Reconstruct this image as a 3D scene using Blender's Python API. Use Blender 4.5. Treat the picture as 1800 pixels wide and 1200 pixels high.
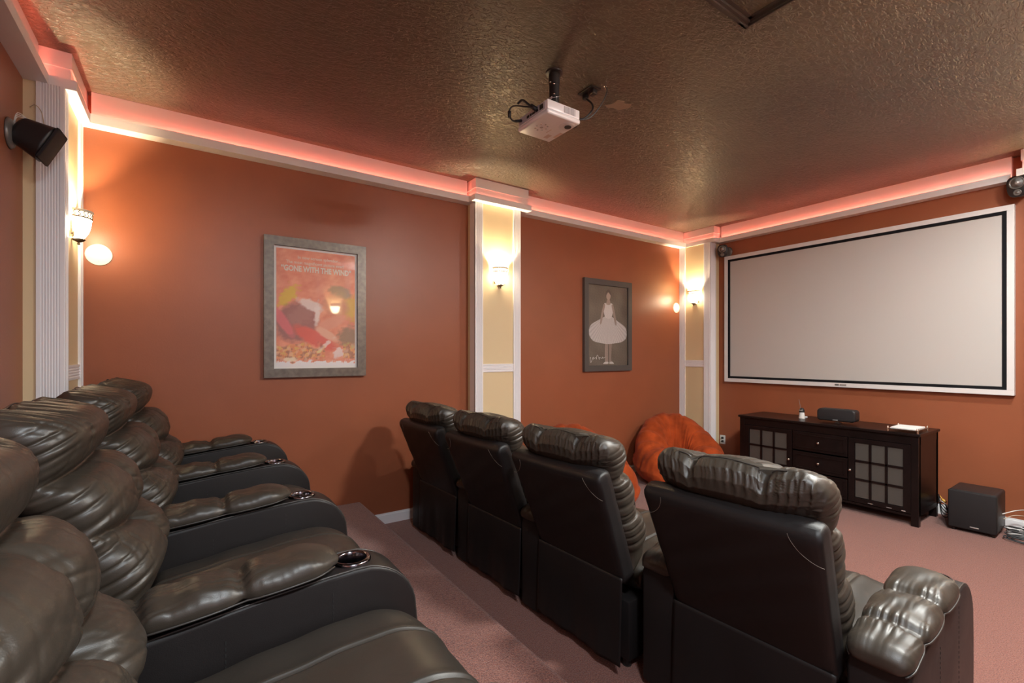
import bpy, bmesh, math, random
import numpy as np
from mathutils import Vector, Matrix
random.seed(3); rng = np.random.RandomState(5)
scene = bpy.context.scene
C = scene.collection
for o in list(bpy.data.objects): bpy.data.objects.remove(o)

# ------------------------------------------------------------------ camera
CH = 1.505                                   # camera height above the lower floor
cam_d = bpy.data.cameras.new('camera'); cam = bpy.data.objects.new('camera', cam_d); C.objects.link(cam)
cam_d.sensor_width = 36; cam_d.lens = 825/1800*36; cam_d.shift_y = 23.5/1800; cam_d.clip_start = .02
cam.location = (0, 0, CH); cam.rotation_euler = (math.radians(90), 0, math.radians(55.6-90))
scene.camera = cam
# ------------------------------------------------------------------ world, exposure
w = bpy.data.worlds.new('world'); scene.world = w; w.use_nodes = True
w.node_tree.nodes['Background'].inputs[0].default_value = (.6, .62, .7, 1)
w.node_tree.nodes['Background'].inputs[1].default_value = 0.05
scene.view_settings.view_transform = 'Standard'; scene.view_settings.look = 'None'
scene.view_settings.gamma = 1; scene.view_settings.use_curve_mapping = False
scene.view_settings.exposure = 0.42
# ------------------------------------------------------------------ large lights
def area(name, loc, rot, sx, sy, power, col, spread=180):
    l = bpy.data.lights.new(name, 'AREA'); l.shape = 'RECTANGLE'; l.size = sx; l.size_y = sy
    l.energy = power; l.color = col; l.spread = math.radians(spread)
    o = bpy.data.objects.new(name, l); C.objects.link(o); o.location = loc; o.rotation_euler = rot
    return o
# two ceiling fixtures over the side aisle, right of the picture
area('aisle_overhead_light', (.45, -.32, 3.17), (0, 0, 0), .30, .30, 60, (.87, .95, 1.0))
area('aisle_overhead_light', (2.75, .02, 3.17), (0, 0, 0), .30, .30, 112, (.97, 1.0, .96))
area('aisle_overhead_light', (4.55, .22, 3.17), (0, 0, 0), .22, .22, 42, (.97, 1.0, .96))  # added fill over the front end, beyond the two fixtures
# added cool fill light before the closed alcove wall, behind the camera
area('alcove_cool_fill', (.35, -1.42, 1.75), (math.radians(-90)+math.pi, 0, 0), 1.6, 1.9, 9, (.80, .86, 1.0))
SCONCE_P = 46.0; SCONCE_E = 40.0
LED_P = 1.15

# ------------------------------------------------------------------ layout (x towards the screen, y towards the poster wall)
YL, XS, XR = 4.10, 5.87, -.745
ZC, ZS, PLAT, XP = 3.205, 2.990, .232, 1.225

# ------------------------------------------------------------------ materials
def nm(name):
    m = bpy.data.materials.new(name); m.use_nodes = True; nt = m.node_tree
    return m, nt, nt.nodes['Principled BSDF']
def mat(name, col, rough=.5, spec=.5, metal=0, bump=None, var=None, coat=0, sheen=0, coat_r=.05):
    """bump=(scale,strength,distance[,detail]) ; var=(scale, amount) colour variation"""
    m, nt, b = nm(name)
    b.inputs['Base Color'].default_value = (*col, 1); b.inputs['Roughness'].default_value = rough
    b.inputs['Specular IOR Level'].default_value = spec; b.inputs['Metallic'].default_value = metal
    b.inputs['Coat Weight'].default_value = coat; b.inputs['Coat Roughness'].default_value = coat_r
    b.inputs['Sheen Weight'].default_value = sheen
    N, L = nt.nodes.new, nt.links.new
    tc = N('ShaderNodeTexCoord')
    if var:
        n = N('ShaderNodeTexNoise'); n.inputs['Scale'].default_value = var[0]; n.inputs['Detail'].default_value = 5
        L(tc.outputs['Object'], n.inputs['Vector'])
        r = N('ShaderNodeValToRGB'); r.color_ramp.elements[0].position = .3; r.color_ramp.elements[1].position = .7
        r.color_ramp.elements[0].color = (*[c*(1-var[1]) for c in col], 1)
        r.color_ramp.elements[1].color = (*[min(1, c*(1+var[1])) for c in col], 1)
        L(n.outputs['Fac'], r.inputs[0]); L(r.outputs[0], b.inputs['Base Color'])
    if bump:
        n = N('ShaderNodeTexNoise'); n.inputs['Scale'].default_value = bump[0]
        n.inputs['Detail'].default_value = bump[3] if len(bump) > 3 else 3
        L(tc.outputs['Object'], n.inputs['Vector'])
        bp = N('ShaderNodeBump'); bp.inputs['Strength'].default_value = bump[1]; bp.inputs['Distance'].default_value = bump[2]
        L(n.outputs['Fac'], bp.inputs['Height']); L(bp.outputs[0], b.inputs['Normal'])
    return m
def emis(name, col, strength, base=(.9, .9, .9)):
    m, nt, b = nm(name)
    b.inputs['Base Color'].default_value = (*base, 1); b.inputs['Emission Color'].default_value = (*col, 1)
    b.inputs['Emission Strength'].default_value = strength; return m

M_wall = mat('terracotta_paint', (.31, .096, .044), .38, .45, bump=(90, .25, .0015), var=(2.2, .05))
M_white = mat('white_trim_paint', (.86, .85, .87), .38, .4, bump=(40, .05, .001))
M_cream = mat('cream_paint', (.74, .60, .37), .5, .3, bump=(90, .2, .001))

def mk_ceiling():
    m, nt, b = nm('bronze_ceiling_texture'); N, L = nt.nodes.new, nt.links.new
    tc = N('ShaderNodeTexCoord')
    n1 = N('ShaderNodeTexNoise'); n1.inputs['Scale'].default_value = 1.3; n1.inputs['Detail'].default_value = 6
    L(tc.outputs['Object'], n1.inputs['Vector'])
    r = N('ShaderNodeValToRGB'); r.color_ramp.elements[0].position = .3; r.color_ramp.elements[1].position = .72
    r.color_ramp.elements[0].color = (.072, .060, .041, 1); r.color_ramp.elements[1].color = (.112, .094, .063, 1)
    L(n1.outputs['Fac'], r.inputs[0])
    # knock-down texture: stretched blotches with crisp edges
    mp = N('ShaderNodeMapping'); mp.inputs['Rotation'].default_value = (0, 0, .5); mp.inputs['Scale'].default_value = (1, 2.2, 1)
    L(tc.outputs['Object'], mp.inputs[0])
    n2 = N('ShaderNodeTexNoise'); n2.inputs['Scale'].default_value = 20; n2.inputs['Detail'].default_value = 3; n2.inputs['Distortion'].default_value = 1.2
    L(mp.outputs[0], n2.inputs['Vector'])
    r2 = N('ShaderNodeValToRGB'); r2.color_ramp.elements[0].position = .40; r2.color_ramp.elements[1].position = .56
    L(n2.outputs['Fac'], r2.inputs[0])
    bp = N('ShaderNodeBump'); bp.inputs['Strength'].default_value = .55; bp.inputs['Distance'].default_value = .006
    L(r2.outputs[0], bp.inputs['Height'])
    n3 = N('ShaderNodeTexNoise'); n3.inputs['Scale'].default_value = 160; L(tc.outputs['Object'], n3.inputs['Vector'])
    bp2 = N('ShaderNodeBump'); bp2.inputs['Strength'].default_value = .5; bp2.inputs['Distance'].default_value = .002
    L(n3.outputs['Fac'], bp2.inputs['Height']); L(bp.outputs[0], bp2.inputs['Normal']); L(bp2.outputs[0], b.inputs['Normal'])
    # scattered glitter flecks
    v = N('ShaderNodeTexVoronoi'); v.inputs['Scale'].default_value = 22; L(tc.outputs['Object'], v.inputs['Vector'])
    lt = N('ShaderNodeMath'); lt.operation = 'LESS_THAN'; lt.inputs[1].default_value = .055; L(v.outputs['Distance'], lt.inputs[0])
    sp = N('ShaderNodeSeparateColor'); L(v.outputs['Color'], sp.inputs[0])
    g = N('ShaderNodeMath'); g.operation = 'GREATER_THAN'; g.inputs[1].default_value = .9; L(sp.outputs[0], g.inputs[0])
    mu = N('ShaderNodeMath'); mu.operation = 'MULTIPLY'; L(lt.outputs[0], mu.inputs[0]); L(g.outputs[0], mu.inputs[1])
    mx = N('ShaderNodeMix'); mx.data_type = 'RGBA'; L(mu.outputs[0], mx.inputs[0]); L(r.outputs[0], mx.inputs[6]); mx.inputs[7].default_value = (.6, .5, .42, 1)
    L(mx.outputs[2], b.inputs['Base Color'])
    b.inputs['Roughness'].default_value = .36; b.inputs['Specular IOR Level'].default_value = .62
    return m
M_ceil = mk_ceiling()

def mk_carpet():
    m, nt, b = nm('loop_pile_carpet'); N, L = nt.nodes.new, nt.links.new
    tc = N('ShaderNodeTexCoord')
    v = N('ShaderNodeTexVoronoi'); v.inputs['Scale'].default_value = 150; L(tc.outputs['Object'], v.inputs['Vector'])
    n = N('ShaderNodeTexNoise'); n.inputs['Scale'].default_value = 210; n.inputs['Detail'].default_value = 2; L(tc.outputs['Object'], n.inputs['Vector'])
    r = N('ShaderNodeValToRGB'); r.color_ramp.elements[0].position = .34; r.color_ramp.elements[1].position = .66
    r.color_ramp.elements[0].color = (.110, .042, .037, 1); r.color_ramp.elements[1].color = (.31, .132, .098, 1)
    L(n.outputs['Fac'], r.inputs[0]); L(r.outputs[0], b.inputs['Base Color'])
    bp = N('ShaderNodeBump'); bp.inputs['Strength'].default_value = .8; bp.inputs['Distance'].default_value = .004; bp.invert = True
    L(v.outputs['Distance'], bp.inputs['Height']); L(bp.outputs[0], b.inputs['Normal'])
    b.inputs['Roughness'].default_value = .95; b.inputs['Specular IOR Level'].default_value = .1; b.inputs['Sheen Weight'].default_value = .25
    return m
M_carpet = mk_carpet()

def mk_leather(name, col, rough, wr=.35, spec=.5):
    m, nt, b = nm(name); N, L = nt.nodes.new, nt.links.new
    tc = N('ShaderNodeTexCoord')
    n = N('ShaderNodeTexNoise'); n.inputs['Scale'].default_value = 9; n.inputs['Detail'].default_value = 2; n.inputs['Distortion'].default_value = .8
    L(tc.outputs['Object'], n.inputs['Vector'])
    bp = N('ShaderNodeBump'); bp.inputs['Strength'].default_value = wr; bp.inputs['Distance'].default_value = .012
    L(n.outputs['Fac'], bp.inputs['Height'])
    v = N('ShaderNodeTexVoronoi'); v.inputs['Scale'].default_value = 420; L(tc.outputs['Object'], v.inputs['Vector'])
    b2 = N('ShaderNodeBump'); b2.inputs['Strength'].default_value = .12; b2.inputs['Distance'].default_value = .001
    L(v.outputs['Distance'], b2.inputs['Height']); L(bp.outputs[0], b2.inputs['Normal']); L(b2.outputs[0], b.inputs['Normal'])
    r = N('ShaderNodeMapRange'); r.inputs['To Min'].default_value = rough-.05; r.inputs['To Max'].default_value = rough+.08
    L(n.outputs['Fac'], r.inputs['Value']); L(r.outputs[0], b.inputs['Roughness'])
    b.inputs['Base Color'].default_value = (*col, 1); b.inputs['Specular IOR Level'].default_value = spec
    return m
M_lea = mk_leather('soft_black_leather', (.036, .028, .021), .40, .10, .5)
M_leaf = mk_leather('flat_black_leather', (.012, .010, .010), .46, .06, .32)
M_leas = mk_leather('seat_leather', (.030, .024, .019), .40, .10, .5)
M_pipe = mat('leather_piping', (.035, .03, .027), .4)
M_thread = mat('pale_thread', (.22, .19, .16), .6)
M_darkm = mat('dark_metal_frame', (.02, .02, .02), .5)
M_steel = mat('gunmetal_ring', (.22, .21, .23), .16, metal=1)
M_black = mat('matte_black_plastic', (.016, .015, .016), .42, bump=(300, .1, .0005))
M_blackfab = mat('black_speaker_cloth', (.020, .017, .018), .75, .25, bump=(500, .3, .001))
M_hole = mat('cup_well_black', (.008, .008, .009), .3)
M_frame1 = mat('brushed_pewter_frame', (.16, .14, .12), .38, .5, metal=.35, bump=(60, .2, .001), var=(30, .25))
M_frame2 = mat('dark_pewter_frame', (.085, .075, .070), .4, .5, bump=(50, .1, .001))
M_screen = mat('projection_cloth', (.53, .50, .475), .8, .15)
M_scrw = mat('white_screen_frame', (.74, .71, .70), .35)
M_scrb = mat('black_velvet_border', (.012, .012, .014), .9, .1)
M_espr = mat('espresso_wood', (.0075, .0042, .0042), .33, .30, bump=(25, .06, .001), var=(9, .3))
M_pane = mat('frosted_cabinet_glass', (.075, .070, .064), .28, .5)
M_nick = mat('brushed_nickel', (.72, .68, .62), .22, metal=1)
M_bronze = mat('aged_bronze', (.17, .12, .07), .38, metal=.7)
M_shade = emis('glowing_glass_shade', (1.0, .80, .52), SCONCE_E)
M_disc = mat('ivory_cover_plate', (.86, .80, .66), .4)
M_projw = mat('white_projector_shell', (.80, .77, .78), .28, .5)
M_vent = mat('grey_vent', (.40, .39, .40), .5)
M_ports = mat('port_panel_grey', (.42, .42, .47), .5)
M_suede = mat('rust_orange_suede', (.33, .052, .010), .9, .2, bump=(14, .5, .012, 5), var=(7, .3), sheen=.06)
M_grey = mat('satin_grey_plastic', (.19, .185, .175), .3, .5, metal=.4)
M_silv = mat('silver_plastic', (.6, .6, .6), .25, metal=.6)
M_cablew = mat('white_cable', (.75, .72, .68), .5)
M_cableb = mat('black_cable', (.018, .018, .02), .45)
M_cableg = mat('grey_cable', (.05, .055, .06), .5)
M_paper = mat('white_paper', (.82, .80, .78), .7)
M_plast = mat('white_plastic', (.78, .77, .76), .35)
M_patch = mat('bare_plaster_patch', (.30, .23, .17), .7, bump=(60, .3, .003))
M_hatch = mat('dark_hatch_paint', (.055, .046, .040), .3, .55)
M_led = emis('red_led_strip', (1, .10, .05), 4, (.5, .1, .1))
m, nt, b = nm('clear_glass'); b.inputs['Base Color'].default_value = (.85, .97, .92, 1); b.inputs['Roughness'].default_value = .03
b.inputs['Transmission Weight'].default_value = 1; b.inputs['IOR'].default_value = 1.45; M_glass = m

# ------------------------------------------------------------------ object helpers
def link(o, parent=None):
    C.objects.link(o)
    if parent: o.parent = parent
    return o
def obj(name, bm, m, parent=None, smooth=False, loc=None):
    me = bpy.data.meshes.new(name)
    bmesh.ops.recalc_face_normals(bm, faces=bm.faces)
    bm.to_mesh(me); bm.free()
    me.materials.append(m)
    if smooth:
        me.polygons.foreach_set('use_smooth', [True]*len(me.polygons))
        if smooth == 'auto':
            me.set_sharp_from_angle(angle=math.radians(35))
    o = bpy.data.objects.new(name, me); link(o, parent)
    if loc: o.location = loc
    return o
def thing(name, label, cat, loc=(0, 0, 0), rz=0, group=None, kind=None):
    o = bpy.data.objects.new(name, None); C.objects.link(o); o.empty_display_size = .05
    o.location = loc; o.rotation_euler = (0, 0, rz); tag(o, label, cat, group, kind); return o
def tag(o, label=None, cat=None, group=None, kind=None):
    if label: o['label'] = label
    if cat: o['category'] = cat
    if group: o['group'] = group
    if kind: o['kind'] = kind
    return o
def dup(root, label=None, loc=None, rz=None, group=None):
    def cp(o, parent):
        c = o.copy(); C.objects.link(c)
        if parent: c.parent = parent; c.matrix_parent_inverse = o.matrix_parent_inverse
        for ch in [x for x in list(o.children)]: cp(ch, c)
        return c
    r = cp(root, None)
    if label: r['label'] = label
    if loc is not None: r.location = loc
    if rz is not None: r.rotation_euler = (0, 0, rz)
    if group: r['group'] = group
    return r
def B(): return bmesh.new()
def box(bm, x0, x1, y0, y1, z0, z1, bev=0, seg=2, mtx=None):
    g = bmesh.ops.create_cube(bm, size=1)
    vs = g['verts']
    for v in vs:
        v.co = Vector(((x0+x1)/2+v.co.x*(x1-x0), (y0+y1)/2+v.co.y*(y1-y0), (z0+z1)/2+v.co.z*(z1-z0)))
    if bev:
        es = list({e for v in vs for e in v.link_edges})
        r = bmesh.ops.bevel(bm, geom=es, offset=bev, segments=seg, affect='EDGES', profile=.5)
        vs = list({v for f in r['faces'] for v in f.verts} | {v for v in vs if v.is_valid})
    if mtx is not None: bmesh.ops.transform(bm, matrix=mtx, verts=[v for v in vs if v.is_valid])
    return vs
def prism(bm, pts, axis, a, b, bev=0):
    """closed polygon pts (2-D) extruded along axis 'x','y' or 'z' from a to b"""
    def P(p, t):
        return {'x': (t, p[0], p[1]), 'y': (p[0], t, p[1]), 'z': (p[0], p[1], t)}[axis]
    va = [bm.verts.new(P(p, a)) for p in pts]; vb = [bm.verts.new(P(p, b)) for p in pts]
    n = len(pts); fs = [bm.faces.new(va), bm.faces.new(vb[::-1])]
    caps = list(fs)
    for i in range(n): fs.append(bm.faces.new((va[i], vb[i], vb[(i+1) % n], va[(i+1) % n])))
    bmesh.ops.recalc_face_normals(bm, faces=fs)
    if bev:
        es = list({e for f in caps for e in f.edges})
        bmesh.ops.bevel(bm, geom=es, offset=bev, segments=3, affect='EDGES', profile=.5)
def tube(bm, pts, r, n=8, closed=False):
    pts = [Vector(p) for p in pts]; rings = []; N = len(pts)
    up = Vector((0, 0, 1)); prev = None
    for i, p in enumerate(pts):
        a = pts[(i-1) % N] if (i or closed) else p; c = pts[(i+1) % N] if (i < N-1 or closed) else p
        t = (c-a).normalized()
        if prev is None:
            u = t.cross(up);
            if u.length < 1e-3: u = t.cross(Vector((1, 0, 0)))
            u.normalize()
        else:
            u = (prev - t*prev.dot(t)).normalized()
        prev = u; v = t.cross(u)
        rr = r(i/(N-1)) if callable(r) else r
        rings.append([bm.verts.new(p+u*math.cos(2*math.pi*k/n)*rr+v*math.sin(2*math.pi*k/n)*rr) for k in range(n)])
    m = N if closed else N-1
    for i in range(m):
        A, Bq = rings[i], rings[(i+1) % N]
        for k in range(n): bm.faces.new((A[k], A[(k+1) % n], Bq[(k+1) % n], Bq[k]))
    if not closed: bm.faces.new(rings[0][::-1]); bm.faces.new(rings[-1])
def lathe(bm, prof, n=24, mtx=None, a0=0, a1=2*math.pi, cap=True):
    """profile [(r,z)] about z"""
    full = abs(a1-a0-2*math.pi) < 1e-6; rings = []; cnt = n if full else n+1
    for r, z in prof:
        rings.append([bm.verts.new((r*math.cos(a0+(a1-a0)*k/n), r*math.sin(a0+(a1-a0)*k/n), z)) for k in range(cnt)])
    for i in range(len(prof)-1):
        for k in range(n):
            bm.faces.new((rings[i][k], rings[i][(k+1) % cnt], rings[i+1][(k+1) % cnt], rings[i+1][k]))
    if full and cap:
        for q, rv in ((rings[0], 1), (rings[-1], -1)):
            if prof[0 if rv == 1 else -1][0] > 1e-5: bm.faces.new(q[::rv])
    vs = [v for r in rings for v in r]
    if mtx is not None: bmesh.ops.transform(bm, matrix=mtx, verts=vs)
    bmesh.ops.remove_doubles(bm, verts=vs, dist=1e-5)
def spline(ctrl, n):
    """Catmull-Rom through control points"""
    P = [np.array(p, float) for p in ctrl]; P = [2*P[0]-P[1]]+P+[2*P[-1]-P[-2]]; out = []
    m = len(P)-3
    for i in range(n):
        t = i/(n-1)*m; k = min(int(t), m-1); t -= k; a, b_, c, d = P[k:k+4]
        out.append(.5*((2*b_)+(-a+c)*t+(2*a-5*b_+4*c-d)*t*t+(-a+3*b_-3*c+d)*t**3))
    return out
def wob(x, seed, f0, k=6):
    r = np.random.RandomState(seed); s = 0
    for i in range(k):
        s = s + np.sin(2*np.pi*f0*(.55+r.rand()*1.1)*x + r.rand()*6.28)
    return s/k**.5
def loft(name, cen, nrm, tan_w, W, Tf, Tb, e, disp, m, parent, M=80, wax=(0, 1, 0)):
    """closed soft shape: rings along cen (N,3); nrm (N,3) thickness direction; wax width axis;
    W half width, Tf/Tb front/back half thickness; disp(s_index 0..1 array, y, sinphi)->offset along nrm, width scale"""
    N = len(cen); cen = np.array(cen); nrm = np.array(nrm); wax = np.array(wax, float)
    ph = np.linspace(0, 2*np.pi, 4001)
    c = np.sign(np.cos(ph))*np.abs(np.cos(ph))**(2/e); s = np.sign(np.sin(ph))*np.abs(np.sin(ph))**(2/e)
    w0, t0 = np.max(W), max(np.max(Tf), np.max(Tb)); al = np.concatenate([[0], np.cumsum(np.hypot(np.diff(c)*w0, np.diff(s)*t0))])
    tt = np.linspace(0, al[-1], M, endpoint=False); c = np.interp(tt, al, c); s = np.interp(tt, al, s)
    Wm = np.asarray(W)[:, None]; T = np.where(s[None, :] > 0, np.asarray(Tf)[:, None], np.asarray(Tb)[:, None])
    y = Wm*c[None, :]; o = T*s[None, :]
    S = np.linspace(0, 1, N)[:, None]*np.ones((1, M))
    d, dw = disp(S, y, s[None, :]*np.ones((N, 1)))
    y = y+dw*c[None, :]; o = o+d
    V = cen[:, None, :]+nrm[:, None, :]*o[..., None]+wax[None, None, :]*y[..., None]
    V = V.reshape(-1, 3); F = []
    for i in range(N-1):
        for k in range(M):
            k2 = (k+1) % M; F.append((i*M+k, i*M+k2, (i+1)*M+k2, (i+1)*M+k))
    F.append(tuple(range(M))[::-1]); F.append(tuple((N-1)*M+k for k in range(M)))
    me = bpy.data.meshes.new(name); me.from_pydata(V.tolist(), [], F); me.materials.append(m)
    me.polygons.foreach_set('use_smooth', [True]*len(me.polygons)); me.update()
    bm = B(); bm.from_mesh(me); bmesh.ops.recalc_face_normals(bm, faces=bm.faces); bm.to_mesh(me); bm.free()
    o_ = bpy.data.objects.new(name, me); link(o_, parent); return o_

# ------------------------------------------------------------------ every loose piece of these parts becomes a part of its own
def split_loose(o):
    bm = B(); bm.from_mesh(o.data); bm.verts.ensure_lookup_table(); seen = set(); groups = []
    for v in bm.verts:
        if v.index in seen: continue
        st = [v]; seen.add(v.index); g_ = []
        while st:
            q = st.pop(); g_.append(q.index)
            for e in q.link_edges:
                w_ = e.other_vert(q)
                if w_.index not in seen: seen.add(w_.index); st.append(w_)
        groups.append(set(g_))
    if len(groups) < 2: bm.free(); return
    src = o.data
    for k, g_ in enumerate(groups):
        b2 = bm.copy(); b2.verts.ensure_lookup_table()
        bmesh.ops.delete(b2, geom=[v for v in b2.verts if v.index not in g_], context='VERTS')
        me = bpy.data.meshes.new(src.name); b2.to_mesh(me); b2.free(); me.materials.append(src.materials[0])
        if k == 0: o.data = me
        else:
            c_ = o.copy(); c_.data = me; C.objects.link(c_)
    bm.free()

# ================================================================== SETTING
def struct(name, bm, m, label, smooth=False):
    return tag(obj(name, bm, m, None, smooth), label, None, None, 'structure')
bm = B(); box(bm, XP-.15, XS+.15, -1.65, YL+.15, -.12, 0)
struct('floor', bm, M_carpet, 'pinkish brown loop-pile carpet on the lower floor')
bm = B(); prism(bm, [(XR-.15, -.12), (XP, -.12), (XP+.008, 0), (XP, PLAT-.028), (XP-.004, PLAT-.014), (XP-.014, PLAT-.004), (XP-.03, PLAT), (XR-.15, PLAT)], 'y', -1.65, YL+.15)
struct('floor_platform', bm, M_carpet, 'raised carpeted platform step under the rear recliners')
bm = B(); box(bm, XR-.15, XS+.15, -1.65, YL+.15, ZC, ZC+.12)
struct('ceiling', bm, M_ceil, 'dark bronze knock-down textured ceiling')
bm = B(); box(bm, XR-.15, XS+.15, YL, YL+.15, 0, ZC); struct('wall_left', bm, M_wall, 'terracotta wall with the two framed posters')
bm = B(); box(bm, XS, XS+.15, -.40, YL+.15, 0, ZC); struct('wall_front', bm, M_wall, 'terracotta wall behind the projection screen')
bm = B(); box(bm, XR-.15, XR, -1.65, YL+.15, 0, ZC); struct('wall_rear', bm, M_wall, 'terracotta wall behind the rear recliners')
bm = B(); box(bm, 1.72, XS+.15, -.40, -.25, 0, ZC); struct('wall_right', bm, M_wall, 'terracotta side wall opposite the posters')
bm = B(); box(bm, XR-.15, 1.87, -1.65, -1.5, 0, ZC); box(bm, 1.72, 1.87, -1.65, -.40, 0, ZC)
struct('wall_alcove', bm, M_wall, 'terracotta wall of the side entry')

# baseboards
def base(name, x0, x1, y0, y1, z0, lab):
    bm = B(); box(bm, x0, x1, y0, y1, z0, z0+.078, 0); box(bm, x0+(.004 if x1-x0 < .1 else 0), x1-(.004 if x1-x0 < .1 else 0), y0+(.004 if y1-y0 < .1 else 0), y1-(.004 if y1-y0 < .1 else 0), z0+.078, z0+.094, 0)
    return struct(name, bm, M_white, lab)
base('baseboard_left', XP, XS, YL-.014, YL, 0, 'white baseboard along the poster wall')
base('baseboard_front', XS-.014, XS, -.25, YL-.01, 0, 'white baseboard under the screen wall')
base('baseboard_right', 1.72, XS-.01, -.25, -.236, 0, 'white baseboard along the right wall')

# ---- cornices: solid fascia + soffit + proud lip with red strip hidden in the slot
led_mat = M_led
def cornice(name, label, runs):
    """runs: list of (kind, a, b, base, dirn, pr) ; kind 'y': face looks along -y/+y at y=base ; a..b along x. dirn: +1/-1 outward direction"""
    root = thing(name, label, None, (0, 0, 0), 0, None, 'structure')
    f = B(); lp = B(); so = B(); ld = B()
    for (kd, a, b_, bs, dr, pr) in runs:
        pf, pl = pr-.04, pr
        def bx(bm_, p0, p1, z0, z1, ea=0):
            lo, hi = sorted((bs+dr*p0, bs+dr*p1))
            if kd == 'y': box(bm_, a-ea, b_+ea, lo, hi, z0, z1)
            else: box(bm_, lo, hi, a-ea, b_+ea, z0, z1)
        bx(f, 0, pf, ZS+.012, ZC-.0)
        bx(f, 0, pf+.008, ZS+.150, ZS+.160) if pr > .15 else None
        bx(so, 0, pl-.014, ZS, ZS+.012)
        bx(lp, pl-.014, pl, ZS, ZS+.060)
        bx(ld, pf+.003, pl-.017, ZS+.012, ZS+.018)
        ln = b_-a
        mid = bs+dr*(pl-.021)
        loc = ((a+b_)/2, mid, ZS+.026) if kd == 'y' else (mid, (a+b_)/2, ZS+.026)
        rot = (math.pi, 0, 0)
        o = area('led_light', loc, rot, ln if kd == 'y' else .010, .010 if kd == 'y' else ln, LED_P*ln, (1, .17, .095))
    obj('fascia', f, M_white, root); obj('soffit_board', so, M_white, root); obj('lip_board', lp, M_white, root); obj('led_strip', ld, led_mat, root)
    return root
cornice('trim_1', 'white cornice with red glow along the poster wall', [
    ('y', XR+.215, 2.233, YL, -1, .10), ('y', 2.907, XS-.215, YL, -1, .10)])
cornice('trim_2', 'white cornice with red glow above the screen', [
    ('x', .90, 3.57, XS, -1, .10)])
cornice('trim_3', 'white cornice along the rear wall', [('x', -1.4, 3.57, XR, 1, .10)])
cornice('trim_4', 'white cornice along the right wall', [('y', 1.80, XS-.215, -.25, 1, .08)])
# stepped boxes over the pilasters
def capbox(name, label, x0, x1, y0, y1, sides):
    root = thing(name, label, None, (0, 0, 0), 0, None, 'structure')
    bm = B(); ix0 = x0+(.03 if 'w' in sides else 0); ix1 = x1-(.03 if 'e' in sides else 0); iy0 = y0+(.03 if 's' in sides else 0); iy1 = y1-(.03 if 'n' in sides else 0)
    box(bm, ix0, ix1, iy0, iy1, ZS+.012, ZC)
    e = .007
    box(bm, ix0-(e if 'w' in sides else 0), ix1+(e if 'e' in sides else 0), iy0-(e if 's' in sides else 0), iy1+(e if 'n' in sides else 0), ZS+.125, ZC)
    obj('fascia', bm, M_white, root)
    bm = B(); t = .014; box(bm, x0+(t if 'w' in sides else 0), x1-(t if 'e' in sides else 0), y0+(t if 's' in sides else 0), y1-(t if 'n' in sides else 0), ZS, ZS+.012); obj('soffit_board', bm, M_white, root)
    bm = B(); t = .014
    ya, yb = y0+(t if 's' in sides else 0), y1-(t if 'n' in sides else 0)
    if 'w' in sides: box(bm, x0, x0+t, ya, yb, ZS, ZS+.056)
    if 'e' in sides: box(bm, x1-t, x1, ya, yb, ZS, ZS+.056)
    if 's' in sides: box(bm, x0, x1, y0, y0+t, ZS, ZS+.056)
    if 'n' in sides: box(bm, x0, x1, y1-t, y1, ZS, ZS+.056)
    obj('lip_board', bm, M_white, root)
    if 's' in sides:
        area('led_light', ((x0+x1)/2-.06, y0+.022, ZS+.026), (math.pi, 0, 0), (x1-x0)-.16, .008, LED_P*(x1-x0)*.5, (1, .17, .095))
    if 'w' in sides:
        area('led_light', (x0+.022, (y0+y1)/2, ZS+.026), (math.pi, 0, 0), .008, (y1-y0)-.06, LED_P*(y1-y0)*.8, (1, .17, .095))
    if 'e' in sides:
        area('led_light', (x1-.022, (y0+y1)/2, ZS+.026), (math.pi, 0, 0), .008, (y1-y0)-.06, LED_P*(y1-y0)*.8, (1, .17, .095))
    return root
capbox('trim_5', 'stepped cornice box above the middle pilaster on the poster wall', 2.233, 2.907, 3.885, YL, 'swe')
capbox('trim_6', 'stepped cornice box in the corner beside the screen', 5.655, XS, 3.57, YL, 'ws')
capbox('trim_7', 'stepped cornice box above the rear corner pilaster', XR, XR+.215, 3.57, YL, 'es')
capbox('trim_8', 'stepped cornice box right of the screen', 5.655, XS, -.25, .85, 'wn')

def fluted(bm, a, b_, face, sign, horiz, z0, z1, t=.012, n=6, axis='x'):
    """vertical board spanning a..b along 'axis', on plane 'face' of the other axis, proud by t towards sign; rounded flutes"""
    w_ = b_-a; pts = [(a, 0)]; m_ = .14*w_
    pts.append((a, t))
    for i in range(n):
        u0 = a+m_+(w_-2*m_)*i/n; u1 = a+m_+(w_-2*m_)*(i+1)/n; d = (u1-u0)
        for q in (0.12, .3, .5, .7, .88): pts.append((u0+d*q, t-.0052*math.sin(math.pi*(q-.12)/.76)))
    pts += [(b_, t), (b_, 0)]
    if horiz: # board runs along axis, flutes stacked in z : here a,b are z-range, z0,z1 the run
        P = [(face+sign*p[1], p[0]) for p in pts]
        prism(bm, P, 'x' if axis == 'x' else 'y', z0, z1)
        return
    if axis == 'x': prism(bm, [(p[0], face+sign*p[1]) for p in pts], 'z', z0, z1)
    else: prism(bm, [(face+sign*p[1], p[0]) for p in pts], 'z', z0, z1)
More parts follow.
